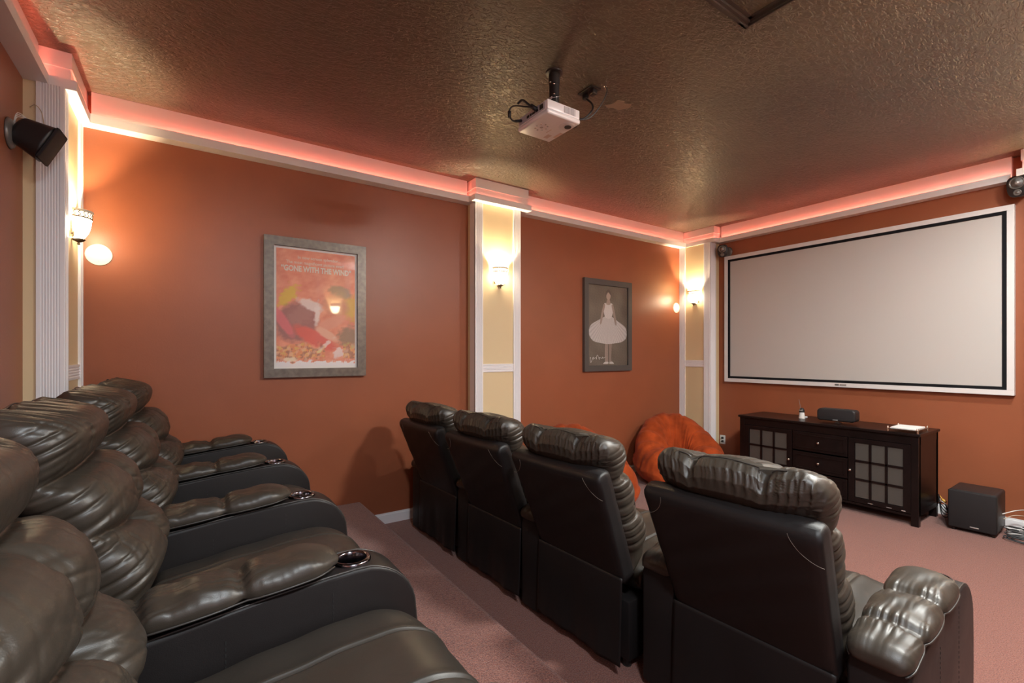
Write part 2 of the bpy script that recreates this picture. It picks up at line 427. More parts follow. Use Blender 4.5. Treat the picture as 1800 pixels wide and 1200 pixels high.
def pilaster_x(name, label, x0, x1, yface, ywall, z0, rail):
    """pilaster on a wall of constant y; face looks to -y (or +y)"""
    s = -1 if yface < ywall else 1
    root = thing(name, label, None, (0, 0, 0), 0, None, 'structure')
    bm = B(); lo, hi = sorted((yface-s*.012, ywall)); box(bm, x0+.004, x1-.004, lo, hi, z0, ZS); obj('cream_panel', bm, M_cream, root)
    for a in (x0, x1-.088):
        bm = B(); fluted(bm, a, a+.088, yface-s*.012, s, False, z0, ZS, .014); obj('fluted_board', bm, M_white, root)
    for a, q in ((x0, -1), (x1, 1)):
        bm = B(); lo, hi = sorted((yface-s*.002, yface-s*.105)); xx = sorted((a, a-q*.006)); box(bm, xx[0], xx[1], lo, hi, z0, ZS); obj('side_board', bm, M_white, root)
    bm = B(); fluted(bm, rail[0], rail[1], yface-s*.012, s, True, x0+.088, x1-.088, .010, 4, 'x'); obj('cross_rail', bm, M_white, root)
    return root
pilaster_x('trim_9', 'middle cream and white fluted pilaster between the posters', 2.273, 2.812, 3.95, YL, 0, (1.335, 1.415))
pilaster_x('trim_10', 'cream and white fluted pilaster on the right wall', 1.75, 2.28, -.10, -.25, 0, (1.335, 1.415))
def pilaster_y(name, label, y0, y1, xface, xwall, z0, rail, vis):
    s = -1 if xface < xwall else 1
    root = thing(name, label, None, (0, 0, 0), 0, None, 'structure')
    bm = B(); lo, hi = sorted((xface-s*.012, xwall)); box(bm, lo, hi, y0+.004, y1-.004, z0, ZS); obj('cream_panel', bm, M_cream, root)
    for a in (y0, y1-.088):
        bm = B(); fluted(bm, a, a+.088, xface-s*.012, s, False, z0, ZS, .014, 6, 'y'); obj('fluted_board', bm, M_white, root)
    d = vis*1.0
    bm = B(); lo, hi = sorted((xface-s*.002, xface-s*(.002+d)));
    fluted(bm, lo, hi, y0+.004, -1, False, z0, ZS, .012, 7, 'x'); obj('side_board', bm, M_white, root)
    bm = B(); fluted(bm, rail[0], rail[1], xface-s*.012, s, True, y0+.088, y1-.088, .010, 4, 'y'); obj('cross_rail', bm, M_white, root)
    return root
pilaster_y('trim_11', 'cream and white fluted pilaster in the corner left of the screen', 3.635, YL, 5.65, XS, 0, (1.345, 1.432), .13)
pilaster_y('trim_12', 'cream and white fluted pilaster in the rear corner', 3.563, YL, -.578, XR, PLAT, (1.355, 1.445), .112)
pilaster_y('trim_13', 'cream and white fluted pilaster right of the screen', .08, .72, 5.65, XS, 0, (1.345, 1.432), .13)

# ---- ceiling hatch
root = thing('attic_hatch', 'dark painted attic hatch with moulded frame on the ceiling near the top edge', 'hatch', (0, 0, ZC))
hx0, hx1, hy0, hy1 = 1.62, 2.373, .55, 1.325
for nmx, (ax, bx_, ay, by) in {'a': (hx0, hx1, hy1-.07, hy1), 'b': (hx0, hx1, hy0, hy0+.07), 'c': (hx0, hx0+.07, hy0, hy1), 'd': (hx1-.07, hx1, hy0, hy1)}.items():
    bm = B(); box(bm, ax, bx_, ay, by, -.012, 0)
    ins = .018
    horizontal = (bx_-ax) > (by-ay)
    if horizontal: box(bm, ax+ins, bx_-ins, ay+ins, by-.022, -.026, -.010); box(bm, ax+.034, bx_-.034, ay+.032, by-.03, -.036, -.02)
    else: box(bm, ax+.022, bx_-ins, ay+ins, by-ins, -.026, -.010); box(bm, ax+.03, bx_-.032, ay+.034, by-.034, -.036, -.02)
    obj('moulding', bm, M_hatch, root)
bm = B(); box(bm, hx0+.06, hx1-.06, hy0+.06, hy1-.06, -.008, 0); obj('hatch_panel', bm, M_ceil, root)

# ================================================================== SCONCES
def sconce(name, label, loc, rz, zoff=0):
    """half bell against the wall; local +x points away from the wall"""
    t = thing(name, label, 'wall lamp', loc, rz, 'half-bell wall sconces')
    H = math.pi/2
    prof = [(.012, -.082), (.030, -.076), (.048, -.060), (.062, -.035), (.071, -.005), (.076, .025), (.078, .045)]
    bm = B(); lathe(bm, prof, 20, None, -H, H)
    lathe(bm, [(r-.003, z) for r, z in prof], 20, None, -H, H)
    obj('glass_shade', bm, M_shade, t, True)
    bm = B(); lathe(bm, [(.077, .080), (.085, .083), (.087, .089), (.085, .095), (.077, .093)], 24, None, -H, H); obj('rim', bm, M_disc, t, 'auto')
    bm = B(); lathe(bm, [(.0775, .044), (.0815, .046), (.0815, .052), (.0775, .054)], 24, None, -H, H)
    for i in range(11):
        a = -H+.12+i*(math.pi-.24)/10
        pts = []
        for k in range(9):
            u = k/8; aa = a+.09*math.sin(u*2*math.pi); pts.append((.080*math.cos(aa+.13*(u-.5)), .080*math.sin(aa+.13*(u-.5)), .054+u*.028))
        tube(bm, pts, .0022, 5)
    obj('scroll_band', bm, M_bronze, t)
    bm = B(); lathe(bm, [(.0775, .046), (.0785, .082)], 24, None, -H, H); obj('band_glass', bm, emis_b, t)
    bm = B(); lathe(bm, [(0, -.112), (.007, -.109), (.008, -.102), (.004, -.098), (.010, -.094), (.026, -.086), (.033, -.076), (.030, -.074), (0, -.08)], 16, Matrix.Translation((.018, 0, 0))); obj('finial', bm, M_bronze, t, True)
    bm = B(); box(bm, 0, .006, -.06, .06, -.07, .04, .002); obj('back_plate', bm, M_bronze, t)
    l = bpy.data.lights.new('sconce_bulb', 'POINT'); l.energy = SCONCE_P; l.color = (1, .76, .46); l.shadow_soft_size = .012
    o = bpy.data.objects.new('sconce_bulb', l); C.objects.link(o); o.parent = t; o.location = (.036, 0, .012)
    return t
emis_b = emis('glowing_band_glass', (1, .78, .5), SCONCE_E*.07)
SZ = CH+.775
sconce('wall_sconce', 'glowing glass wall sconce on the middle pilaster between the posters', (2.553, 3.948, SZ), -math.pi/2)
sconce('wall_sconce', 'glowing glass wall sconce on the corner pilaster left of the screen', (5.652, 3.862, SZ), math.pi)
sconce('wall_sconce', 'large glowing glass wall sconce at the left, on the rear corner pilaster', (-.576, 3.822, SZ), 0)
sconce('wall_sconce', 'glass wall sconce on the right wall pilaster, outside the picture', (2.02, -.098, SZ), math.pi/2)
sconce('wall_sconce', 'glass wall sconce on the pilaster right of the screen, outside the picture', (5.652, .40, SZ), math.pi)

# cover plates
def plate(label, x, z):
    t = thing('cover_plate', label, 'cover plate', (x, YL, z), 0)
    bm = B(); lathe(bm, [(.0695, 0), (.0705, .003), (.068, .007), (0, .009)], 40, Matrix.Rotation(math.pi/2, 4, 'X')); obj('cover_disc', bm, M_disc, t, 'auto')
    for dz in (-.042, .042):
        bm = B(); lathe(bm, [(.003, .007), (.003, .0095), (0, .0098)], 10, Matrix.Translation((0, 0, dz)) @ Matrix.Rotation(math.pi/2, 4, 'X')); obj('screw', bm, M_scrw2, t)
M_scrw2 = mat('painted_screw', (.6, .56, .48), .4)
plate('round ivory cover plate on the wall right of the leftmost sconce', -.50, CH+.66)
plate('round ivory cover plate on the wall left of the corner pilaster', 5.575, CH+.653)

# ================================================================== RASTER PRINTS
def inpoly(U, V, poly):
    r = np.zeros(U.shape, bool); n = len(poly)
    for i in range(n):
        x1, y1 = poly[i]; x2, y2 = poly[(i+1) % n]
        if y1 == y2: continue
        c = ((y1 > V) != (y2 > V)) & (U < (x2-x1)*(V-y1)/(y2-y1)+x1); r ^= c
    return r
def smooth_poly(pts, k=8):
    P = [tuple(p) for p in pts]; ctrl = P+[P[0]]
    return [tuple(q) for q in spline(ctrl, k*len(P))]
def raster_noise(U, V, f, seed):
    r = np.random.RandomState(seed); s = np.zeros(U.shape)
    for i in range(10):
        a = r.rand()*6.28; ff = f*(.5+r.rand()); s += np.sin(6.28*ff*(U*math.cos(a)+V*math.sin(a)*1.5)+r.rand()*6.28)
    return s/10**.5
def print_obj(name, img, w_, h_, parent, matr, loc):
    H, W_ = img.shape[:2]
    xs = np.linspace(-w_/2, w_/2, W_); zs = np.linspace(h_/2, -h_/2, H)
    X, Z = np.meshgrid(xs, zs); V = np.stack([X, np.zeros_like(X), Z], -1).reshape(-1, 3)
    idx = np.arange(H*W_).reshape(H, W_)
    F = np.stack([idx[:-1, :-1], idx[1:, :-1], idx[1:, 1:], idx[:-1, 1:]], -1).reshape(-1, 4)
    me = bpy.data.meshes.new(name); me.from_pydata(V.tolist(), [], F.tolist())
    ca = me.color_attributes.new('ink', 'FLOAT_COLOR', 'POINT')
    col = np.ones((H*W_, 4)); s = np.clip(img.reshape(-1, 3), 0, 1); col[:, :3] = s**2.2
    ca.data.foreach_set('color', col.ravel()); me.materials.append(matr); me.update()
    o = bpy.data.objects.new(name, me); link(o, parent); o.location = loc; return o
def mk_print(name):
    m, nt, b = nm(name); a = nt.nodes.new('ShaderNodeAttribute'); a.attribute_name = 'ink'
    nt.links.new(a.outputs['Color'], b.inputs['Base Color']); b.inputs['Roughness'].default_value = .5
    b.inputs['Coat Weight'].default_value = .75; b.inputs['Coat Roughness'].default_value = .03; b.inputs['Coat IOR'].default_value = 1.5
    return m
M_print = mk_print('glazed_print')
def text(parent, s, size, loc, m, bold=.0, sx=1, name='lettering', rotx=math.pi/2, rot=None, align='LEFT', ext=.0004):
    c = bpy.data.curves.new('txt', 'FONT'); c.body = s; c.size = size; c.offset = bold; c.extrude = ext; c.align_x = align; c.resolution_u = 3
    o = bpy.data.objects.new('txt', c); C.objects.link(o); dg = bpy.context.evaluated_depsgraph_get(); dg.update()
    me = bpy.data.meshes.new_from_object(o.evaluated_get(dg)); bpy.data.objects.remove(o)
    me.materials.clear(); me.materials.append(m)
    q = bpy.data.objects.new(name, me); link(q, parent); q.location = loc; q.rotation_euler = rot or (rotx, 0, 0); q.scale = (sx, 1, 1); return q
def frame(parent, x0, x1, z0, z1, fw, y0, y1, m, inner=.0, bev=.003):
    """four mitred bars, facing -y (y0 front, y1 wall)"""
    def bar(p):
        bm = B()
        prism(bm, p, 'y', y0, y1, 0); obj('frame_bar', bm, m, parent)
    bar([(x0, z1), (x1, z1), (x1-fw, z1-fw), (x0+fw, z1-fw)]); bar([(x0, z0), (x0+fw, z0+fw), (x1-fw, z0+fw), (x1, z0)])
    bar([(x0, z0), (x0, z1), (x0+fw, z1-fw), (x0+fw, z0+fw)]); bar([(x1, z0), (x1-fw, z0+fw), (x1-fw, z1-fw), (x1, z1)])

# poster 1
px0, px1, pz0, pz1 = .466, 1.250, CH-.178, CH+.931
t = thing('framed_poster', 'orange and pink film poster in a pewter frame, left of the middle pilaster', 'poster', ((px0+px1)/2, YL, (pz0+pz1)/2))
hw, hh = (px1-px0)/2, (pz1-pz0)/2
frame(t, -hw, hw, -hh, hh, .070, -.042, 0, M_frame1)
bm = B(); box(bm, -hw+.06, hw-.06, -.018, -.002, -hh+.06, hh-.06); obj('mat_board', bm, M_paper, t)
pw, ph_ = 2*(hw-.070)-.036, 2*(hh-.070)-.036
NY, NX = 300, 210
V, U = np.meshgrid(np.linspace(0, 1, NY), np.linspace(0, 1, NX), indexing='ij')
def col(c): return np.array(c, float)/255
img = np.ones((NY, NX, 3))*col((233, 138, 108))
n1 = raster_noise(U, V, 5, 1); n2 = raster_noise(U, V, 13, 2)+.5*raster_noise(U, V, 31, 3)
img += (.035*n1+.02*n2)[..., None]*np.array([.6, 1, .8])
def blot(cx, cy, rx, ry, ang, c, soft=.35, amt=1, rough=.18, f=None):
    ca, sa = math.cos(ang), math.sin(ang); a = ((U-cx)*ca+(V-cy)*1.4*sa)/rx; b_ = (-(U-cx)*sa+(V-cy)*1.4*ca)/ry
    d = np.sqrt(a*a+b_*b_)+rough*(n2*.5+n1*.3); k = np.clip((1+soft-d)/(2*soft), 0, 1)*amt
    global img
    img = img*(1-k[..., None])+col(c)*k[..., None]
blot(.14, .40, .16, .07, -.9, (226, 200, 50), .3, .75, .5); blot(.95, .47, .16, .13, .9, (222, 196, 60), .4, .7, .4)
blot(.25, .62, .27, .23, -.5, (150, 92, 88), .14, .95, .06); blot(.32, .55, .20, .10, -.5, (172, 118, 108), .3, .6, .3)
blot(.42, .47, .17, .06, .35, (238, 220, 214), .22, .9, .2); blot(.50, .55, .035, .13, .1, (240, 222, 216), .3, .9, .3)
blot(.80, .34, .15, .075, .2, (150, 118, 92), .2, .9, .12); blot(.74, .46, .16, .13, .4, (214, 134, 104), .25, .9, .1)
blot(.92, .74, .14, .12, 0, (142, 116, 90), .3, .85, .3); blot(.68, .62, .20, .07, -.4, (232, 152, 126), .2, .8, .1)
blot(.08, .62, .06, .22, -.6, (226, 104, 110), .2, .85, .1); blot(.48, .76, .30, .09, .45, (224, 88, 74), .18, .95, .08)
blot(.62, .72, .16, .05, .5, (238, 176, 148), .2, .9, .1); blot(.77, .89, .07, .06, .2, (240, 214, 210), .25, .95, .5)
blot(.60, .82, .028, .12, .9, (242, 214, 208), .3, .9, .5)
k = np.clip((V-.80-.02*n1)/.03, 0, 1)*np.clip((.95-V+.015*n2)/.02, 0, 1)
band = np.where((n2+n1*.5 > .35)[..., None], col((120, 82, 56)), np.where((n2 < -.5)[..., None], col((226, 206, 90)), col((222, 140, 78))))
bw = np.clip(raster_noise(U, V, 11, 9), 0, 1)[..., None]; band = band*(1-.6*bw)+col((238, 214, 186))*.6*bw
keep = (np.abs(U-.72) > .12)[..., None]
img = np.where(keep, img*(1-.55*k[..., None])+band*.55*k[..., None], img)
blot(.17, .945, .08, .035, 0, (240, 222, 190), .25, .9, .3)
edge = np.clip((V-.955-.012*n2)/.012, 0, 1)[..., None]; img = img*(1-edge)+col((240, 234, 236))*edge
img = img*.86+.12
print_obj('poster_print', img, pw, ph_, t, M_print, (0, -.0195, 0))
M_ltr = mat('faded_lettering', (.80, .62, .52), .5, coat=.7, coat_r=.03)
M_ltr2 = mat('faded_title_lettering', (.78, .72, .64), .5, coat=.7, coat_r=.03)
text(t, 'In new screen splendor...', .033, (-.15, -.0200, ph_/2-.070), M_ltr, .0008, 1.0)
text(t, 'The most magnificent picture ever!', .034, (-.235, -.0200, ph_/2-.112), M_ltr, .0008, .92)
text(t, '\u201cGONE WITH THE WIND\u201d', .062, (-.27, -.0200, ph_/2-.172), M_ltr2, .0022, .74)

# poster 2
qx0, qx1, qz0, qz1 = 3.814, 4.629, CH-.197, CH+.912
t = thing('framed_poster', 'grey monochrome poster of a woman in a wide pale dress, right of the middle pilaster', 'poster', ((qx0+qx1)/2, YL, (qz0+qz1)/2))
hw, hh = (qx1-qx0)/2, (qz1-qz0)/2
frame(t, -hw, hw, -hh, hh, .068, -.040, 0, M_frame2)
pw, ph_ = 2*(hw-.066), 2*(hh-.066)
img = np.ones((NY, NX, 3))*col((118, 106, 94)); n1 = raster_noise(U, V, 3, 11); n2 = raster_noise(U, V, 30, 12)
img += (.02*n1+.012*n2)[..., None]; img *= (1-.12*np.abs(V-.4))[..., None]
def pol(pts, c, stripes=0):
    global img
    k = inpoly(U, V, smooth_poly(pts)); cc = col(c)*np.ones((NY, NX, 1))
    if stripes: cc = cc*(1-.09*(np.sin(stripes*np.arctan2(V-.35, U-.5)*1.0) > .3)[..., None])
    img = np.where(k[..., None], cc+.01*n2[..., None], img)
# a plain, generic standing figure in a pale wide gown
pol([(.43, .66), (.49, .66), (.50, .93), (.49, .96), (.43, .96), (.42, .80)], (160, 142, 132))
pol([(.53, .66), (.60, .66), (.59, .80), (.58, .92), (.60, .96), (.54, .96), (.53, .90)], (150, 132, 122))
pol([(.42, .955), (.50, .955), (.50, .98), (.38, .98)], (214, 208, 204)); pol([(.54, .955), (.61, .955), (.65, .98), (.54, .98)], (206, 200, 196))
pol([(.44, .38), (.58, .38), (.76, .44), (.96, .52), (.98, .64), (.86, .70), (.68, .72), (.50, .73), (.32, .72), (.12, .69), (.03, .60), (.08, .50), (.28, .43)], (214, 208, 206), 60)
pol([(.41, .22), (.61, .22), (.63, .30), (.58, .40), (.44, .40), (.39, .30)], (222, 216, 214))
pol([(.39, .23), (.43, .24), (.38, .36), (.34, .47), (.30, .48), (.33, .36)], (172, 152, 142)); pol([(.59, .24), (.63, .23), (.69, .36), (.72, .48), (.68, .48), (.64, .38)], (164, 145, 135))
pol([(.485, .16), (.535, .16), (.56, .23), (.46, .23)], (172, 152, 142))
pol([(.46, .09), (.51, .07), (.56, .09), (.565, .14), (.51, .18), (.455, .14)], (182, 162, 152))
pol([(.44, .10), (.47, .06), (.52, .045), (.57, .07), (.585, .13), (.56, .11), (.51, .08), (.465, .11), (.45, .15)], (96, 84, 76))
img = img*.9
bm = B(); box(bm, -pw/2, pw/2, -.016, -.002, -ph_/2, ph_/2); obj('backing_board', bm, M_black, t)
print_obj('poster_print', img, pw*.995, ph_*.995, t, M_print, (0, -.0175, 0))
M_sig = mat('white_ink', (.8, .78, .76), .5)
bm = B(); u = np.linspace(0, 1, 140)
pts = [(-.31+.25*q+.012*math.cos(q*31), -.0185, -ph_/2+.080+(.034*math.exp(-((q-.12)/.09)**2)+.030*math.exp(-((q-.55)/.06)**2)+.008)*math.sin(q*38)+.022*q) for q in u]
tube(bm, pts, .0018, 5); obj('signature', bm, M_sig, t)

# ================================================================== PROJECTION SCREEN
sy0, sy1, sz0, sz1, sxx = .885, 3.53, CH-.3505, CH+1.292, XS-.055
root = thing('projection_screen', 'wide blank projection screen with a black border in a white frame', 'screen', (sxx, (sy0+sy1)/2, (sz0+sz1)/2))
hw, hh = (sy1-sy0)/2, (sz1-sz0)/2
def sbar(nm_, y0, y1, z0, z1, x0, x1, m):
    bm = B(); box(bm, x0, x1, y0, y1, z0, z1, .002); obj(nm_, bm, m, root)
wf, bf = .046, .028
for (a, b_, c_, d_) in ((-hw, hw, hh-wf, hh), (-hw, hw, -hh, -hh+wf), (-hw, -hw+wf, -hh+wf, hh-wf), (hw-wf, hw, -hh+wf, hh-wf)):
    sbar('frame_bar', a, b_, c_, d_, 0, .053, M_scrw)
i, j = hw-wf, hh-wf
for (a, b_, c_, d_) in ((-i, i, j-bf, j), (-i, i, -j, -j+bf), (-i, -i+bf, -j+bf, j-bf), (i-bf, i, -j+bf, j-bf)):
    sbar('black_border', a, b_, c_, d_, .004, .02, M_scrb)
bm = B(); box(bm, .014, .018, -i+.02, i-.02, -j+.02, j-.02); obj('screen_cloth', bm, M_screen, root)
bm = B(); box(bm, -.003, 0, -.005, .035, -hh+.016, -hh+.034, .001); obj('badge', bm, M_grey, root)
bm = B(); box(bm, -.003, 0, -.075, -.012, -hh+.016, -hh+.034, .001); obj('badge', bm, M_silv, root)

# ================================================================== RECLINER
def make_arm(parent, yc, nm_='armrest'):
    prof = [(-.030, .03), (-.030, .50), (-.022, .545), (.020, .562)]
    prof += [(.2, .582), (.4, .604), (.56, .618), (.64, .622)]
    for a in np.linspace(80, 0, 9): prof.append((.655+.180*math.cos(math.radians(a)), .455+.168*math.sin(math.radians(a))))
    prof += [(.842, .38), (.842, .22), (.825, .03)]
    bm = B(); prism(bm, prof, 'y', -.083, .083, .014)
    me = bpy.data.meshes.new('armbody'); bm.to_mesh(me); bm.free()
    # cut the cup well
    tmp = bpy.data.objects.new('tmp', me); C.objects.link(tmp)
    cb = B(); bmesh.ops.create_cone(cb, cap_ends=True, segments=32, radius1=.045, radius2=.045, depth=.12)
    bmesh.ops.transform(cb, matrix=Matrix.Translation((.648, 0, .61)), verts=cb.verts)
    cme = bpy.data.meshes.new('c'); cb.to_mesh(cme); cb.free(); cut = bpy.data.objects.new('cut', cme); C.objects.link(cut)
    md = tmp.modifiers.new('b', 'BOOLEAN'); md.object = cut; md.operation = 'DIFFERENCE'; md.solver = 'EXACT'
    dg = bpy.context.evaluated_depsgraph_get(); dg.update()
    me2 = bpy.data.meshes.new_from_object(tmp.evaluated_get(dg)); bpy.data.objects.remove(tmp); bpy.data.objects.remove(cut)
    me2.materials.clear(); me2.materials.append(M_leaf); me2.polygons.foreach_set('use_smooth', [True]*len(me2.polygons)); me2.set_sharp_from_angle(angle=math.radians(30))
    arm = bpy.data.objects.new(nm_, me2); link(arm, parent); arm.location = (0, yc, 0)
    # piping on both top edges, front seam
    bm = B()
    line = [p for p in prof[2:]][:-1]
    for s in (-1, 1): tube(bm, [(p[0]-(.004 if p[0] > .7 else 0), s*.0755, p[1]-.001) for p in line], .0035, 6)
    obj('piping', bm, M_pipe, arm, True)
    bm = B()
    for s in (-1, 1):
        for k in range(26):
            z = .10+k*.0185; box(bm, .570, .572, s*.0835-.0006, s*.0835+.0006, z, z+.010)
            z = .10+k*.0165; box(bm, .300, .302, s*.0835-.0006, s*.0835+.0006, z, z+.009)
    obj('side_stitching', bm, M_darkm, arm)
    # pad
    N = 120; u = np.linspace(0, 1, N)
    ctrl = [(-.048, .546), (.0, .568), (.12, .596), (.2, .606), (.36, .620), (.5, .634), (.57, .640), (.588, .632)]
    pth = spline([(a, 0, b_) for a, b_ in ctrl], N); pth = np.array(pth); tn = np.gradient(pth, axis=0); tn /= np.linalg.norm(tn, axis=1)[:, None]
    nr = np.stack([-tn[:, 2], np.zeros(N), tn[:, 0]], 1)
    x = pth[:, 0]
    endr = np.sqrt(np.clip(1-np.clip((x-.510)/.080, 0, 1)**2, 0, 1)); endb = np.sqrt(np.clip(1-np.clip((.005-x)/.054, 0, 1)**2, 0, 1))
    seams = (.115, .340)
    pin = sum(np.exp(-((x-s)/.016)**2) for s in seams)
    bul = 1+.10*np.sin(np.clip((x-.115)/.225, 0, 1)*math.pi)+.10*np.sin(np.clip((x-.340)/.24, 0, 1)*math.pi)
    W = (.088*bul)*(.25+.75*endr)*(.5+.5*endb)*(1-.10*pin); T = .045*bul*np.maximum(endr, .12)*np.maximum(endb, .2)*(1-.38*pin)
    X2 = x[:, None]
    def disp(S, y, sp):
        up = np.clip(sp+.3, 0, 1); d = 0
        for q, s in enumerate(seams):
            r = np.abs(X2-s); d = d-.0085*np.exp(-r/.05)*np.exp(-(np.abs(wob(y*(1+2*r), 20+q, 19, 5))/.45)**2)*np.clip(r/.010, 0, 1)
        d = d+.0025*wob(y+X2*.4, 7, 9)+.002*wob(X2, 9, 12)
        edge = np.clip((np.abs(y)-.06)/.035, 0, 1)
        d = d-.004*edge*np.exp(-(np.abs(wob(X2+.2*y, 31, 14, 5))/.4)**2)
        return d*up, 0*y
    pad = loft('arm_pad', pth+nr*.006, nr, None, W, T, T*.6, 2.6, disp, M_lea, arm, 120)
    bm = B(); e = []
    for xx, ww, tt in zip(x, W, endr): pass
    for s in (-1, 1): tube(bm, [(pth[i_, 0], s*W[i_]*1.0, pth[i_, 2]-.004) for i_ in range(4, N-3, 3)], .003, 6)
    obj('pad_piping', bm, M_pipe, pad, True)
    bm = B(); lathe(bm, [(.044, -.035), (.044, .002), (.047, .008), (.053, .009), (.058, .005), (.060, 0), (.058, -.006), (.050, -.008), (.046, -.035)], 36, Matrix.Translation((.648, 0, .6215)), cap=False)
    r = obj('cup_ring', bm, M_steel, arm, True)
    bm = B(); lathe(bm, [(.0445, .002), (.0445, -.058), (0, -.058)], 32, Matrix.Translation((.648, 0, .6215)), cap=False); obj('cup_well', bm, M_hole, arm, 'auto')
    return arm

def make_recliner():
    t = thing('recliner', 'x', 'recliner', (0, 0, 0))
    bd = np.array([-.365, 0, .931]); bn = np.array([.931, 0, .365]); p0 = np.array([-.035, 0, .455])
    # outer back shell (the flat panel seen from behind), rounded, narrowing slightly downward
    N = 40; s = np.linspace(-.03, .545, N); u = s/.545
    cen = p0+bd*s[:, None]+bn*.036
    topr = np.sqrt(np.clip(1-np.clip((s-.505)/.0405, 0, .995)**2, 0, 1))
    W = .300+.026*np.clip(u, 0, 1); W = W*(1-.035*(1-topr)); T = .036*np.maximum(topr, .1)
    obj_ = loft('back_shell', cen, np.repeat(bn[None], N, 0), None, W, T+.035, T, 9, lambda S, y, sp: (.0012*wob(y+S, 4, 3), 0*y), M_leaf, t, 64)
    # corner stitch lines on the shell
    bm = B()
    for q in (-1, 1):
        pts = []
        for a in np.linspace(0, 1, 12):
            yy = q*(.232+.092*a**1.5); ss = .530-.095*(1-(1-a)**1.7)
            pts.append(tuple(p0+bd*ss-bn*.0004+np.array([0, yy, 0])))
        tube(bm, pts, .0008, 4)
    obj('corner_stitching', bm, M_thread, obj_)
    # soft back cushion
    N = 190; v = np.linspace(0, 1, N)
    s = -.02+.725*(1-(1-v)**1.35)
    g = lambda a, w_: np.exp(-((s-a)/w_)**2)
    f = np.interp(s, [-.02, .03, .10, .17, .225, .28, .35, .41, .445, .49, .53, .56, .59, .62, .65, .68, .705], [.10, .240, .298, .296, .262, .285, .292, .266, .222, .248, .266, .270, .264, .244, .210, .172, .130])
    f = f+np.interp(s, [.02, .10, .44, .50, .705], [0, .018, .018, .034, .034]); kk = np.ones(7)/7; f = np.convolve(np.pad(f, 3, 'edge'), kk, 'valid')
    rr = np.interp(s, [-.02, .45, .52, .56, .60, .65, .69, .705], [.05, .065, .068, .058, .052, .068, .100, .135])
    sp_ = np.where(s > .50, .50+(s-.50)*.80, s)
    cen = p0+bd*sp_[:, None]+bn*((f+rr)/2)[:, None]; T = (f-rr)/2
    q = np.clip((s-.59)/.118, 0, .998); qb = np.clip((.03-s)/.052, 0, .99)
    W = (.302+.016*np.clip((s-.2)/.3, 0, 1)+.005*np.cos(s*9))*(1-.34*(1-np.sqrt(1-q**2)))*(1-.08*(1-np.sqrt(1-qb**2)))
    W = W*(1-.03*g(.225, .02)-.05*g(.447, .018))
    S2 = s[:, None]
    def disp(S, y, sp):
        fr = np.clip(sp*1.8, 0, 1); back = np.clip(-sp*2, 0, 1); d = 0*y; r0 = np.hypot(y, S2-.225)
        low = 1/(1+np.exp((S2-.43)/.008))
        cy = y+.006*wob(S2, 50, 4)
        # deep vertical tuft line splitting the two lower bolsters, horizontal creases between bolsters
        d = d-low*.046*np.exp(-(np.abs(cy)/.030)**1.3)*(.5+.5*np.exp(-((S2-.225)/.09)**2))*np.clip(S2/.05, 0, 1)
        d = d-.032*np.exp(-(np.abs(S2-.225-.05*(np.abs(y)/.3)**1.5)/.014)**1.3)-.030*np.exp(-(np.abs(S2-.447)/.012)**1.3)
        d = d-.022*np.exp(-(r0/.032)**2)
        # soft folds running away from the creases (long and thin)
        for q_, sc in enumerate((.225, .447)):
            r = np.abs(S2-sc); x_ = y+.35*(S2-sc)*np.sign(y)
            fold = np.abs(wob(x_, 40+q_, 11, 5)); d = d-.0065*np.exp(-r/.055)*np.exp(-(fold/.35)**2)*np.clip(r/.012, 0, 1)*(.4+.6*(np.abs(wob(y, 140+q_, 2.5)) > .3))
        fold = np.abs(wob(S2+.35*np.abs(y), 44, 9, 5)); d = d-low*.006*np.exp(-np.abs(y)/.075)*np.exp(-(fold/.35)**2)
        th = np.arctan2(S2-.225, np.abs(y)+.01); fold = np.abs(wob(th/6.28*3, 45, 2.2, 4))
        d = d-low*.0075*np.exp(-r0/.12)*np.clip(r0/.025, 0, 1)*np.exp(-(fold/.3)**2)
        # head roll: two vertical seams with small puckers
        hd = 1/(1+np.exp(-(S2-.46)/.01))
        for q_, yc in enumerate((-.165, .165)):
            r = np.abs(y-yc); d = d-hd*.006*np.exp(-(r/.005)**2)*fr+hd*.0022*np.exp(-r/.022)*wob(S2, 70+q_, 26)*fr
        # folds radiating down from the crown seam, front and back
        top = np.clip((S2-.545)/.10, 0, 1); fan = y*(1+.9*(.70-S2))
        fold = np.abs(wob(fan+.006*wob(S2, 87, 5), 80, 10.5, 6)); gate = np.clip(.55+.6*wob(y, 83, 1.6), 0, 1)
        d = d-.015*top*gate*np.exp(-(fold/.45)**2)
        fold = np.abs(wob(fan+.02*wob(S2, 85, 3), 84, 20, 5)); d = d-.0070*np.clip((S2-.61)/.07, 0, 1)*np.exp(-(fold/.4)**2)
        # big soft undulation
        d = d+.005*wob(y*.7+S2*.6, 90, 2.2)
        side = np.clip((np.abs(y)-.235)/.06, 0, 1); fold = np.abs(wob(S2+.25*(np.abs(y)-.28), 98, 12, 6))
        d = d-side*.009*np.exp(-(fold/.33)**2)*np.where(S2 > .58, .3, 1)
        dw = -.006*np.exp(-(fold/.4)**2)*(1-top)
        return d*(fr+back*np.clip((S2-.5)/.06, 0, 1)), dw*np.clip((S2)/.05, 0, 1)
    cu = loft('back_cushion', cen, np.repeat(bn[None], N, 0), None, W, T, T, 2.7, disp, M_lea, t, 300)
    V = np.empty(len(cu.data.vertices)*3); cu.data.vertices.foreach_get('co', V); V = V.reshape(-1, 3)
    sv = (V-p0) @ bd; k_ = np.clip((sv-.55)/.09, 0, 1)*(-.020*np.exp(-((np.abs(V[:, 1])-.135)/.020)**2)+.006*np.cos(V[:, 1]*math.pi/.135))
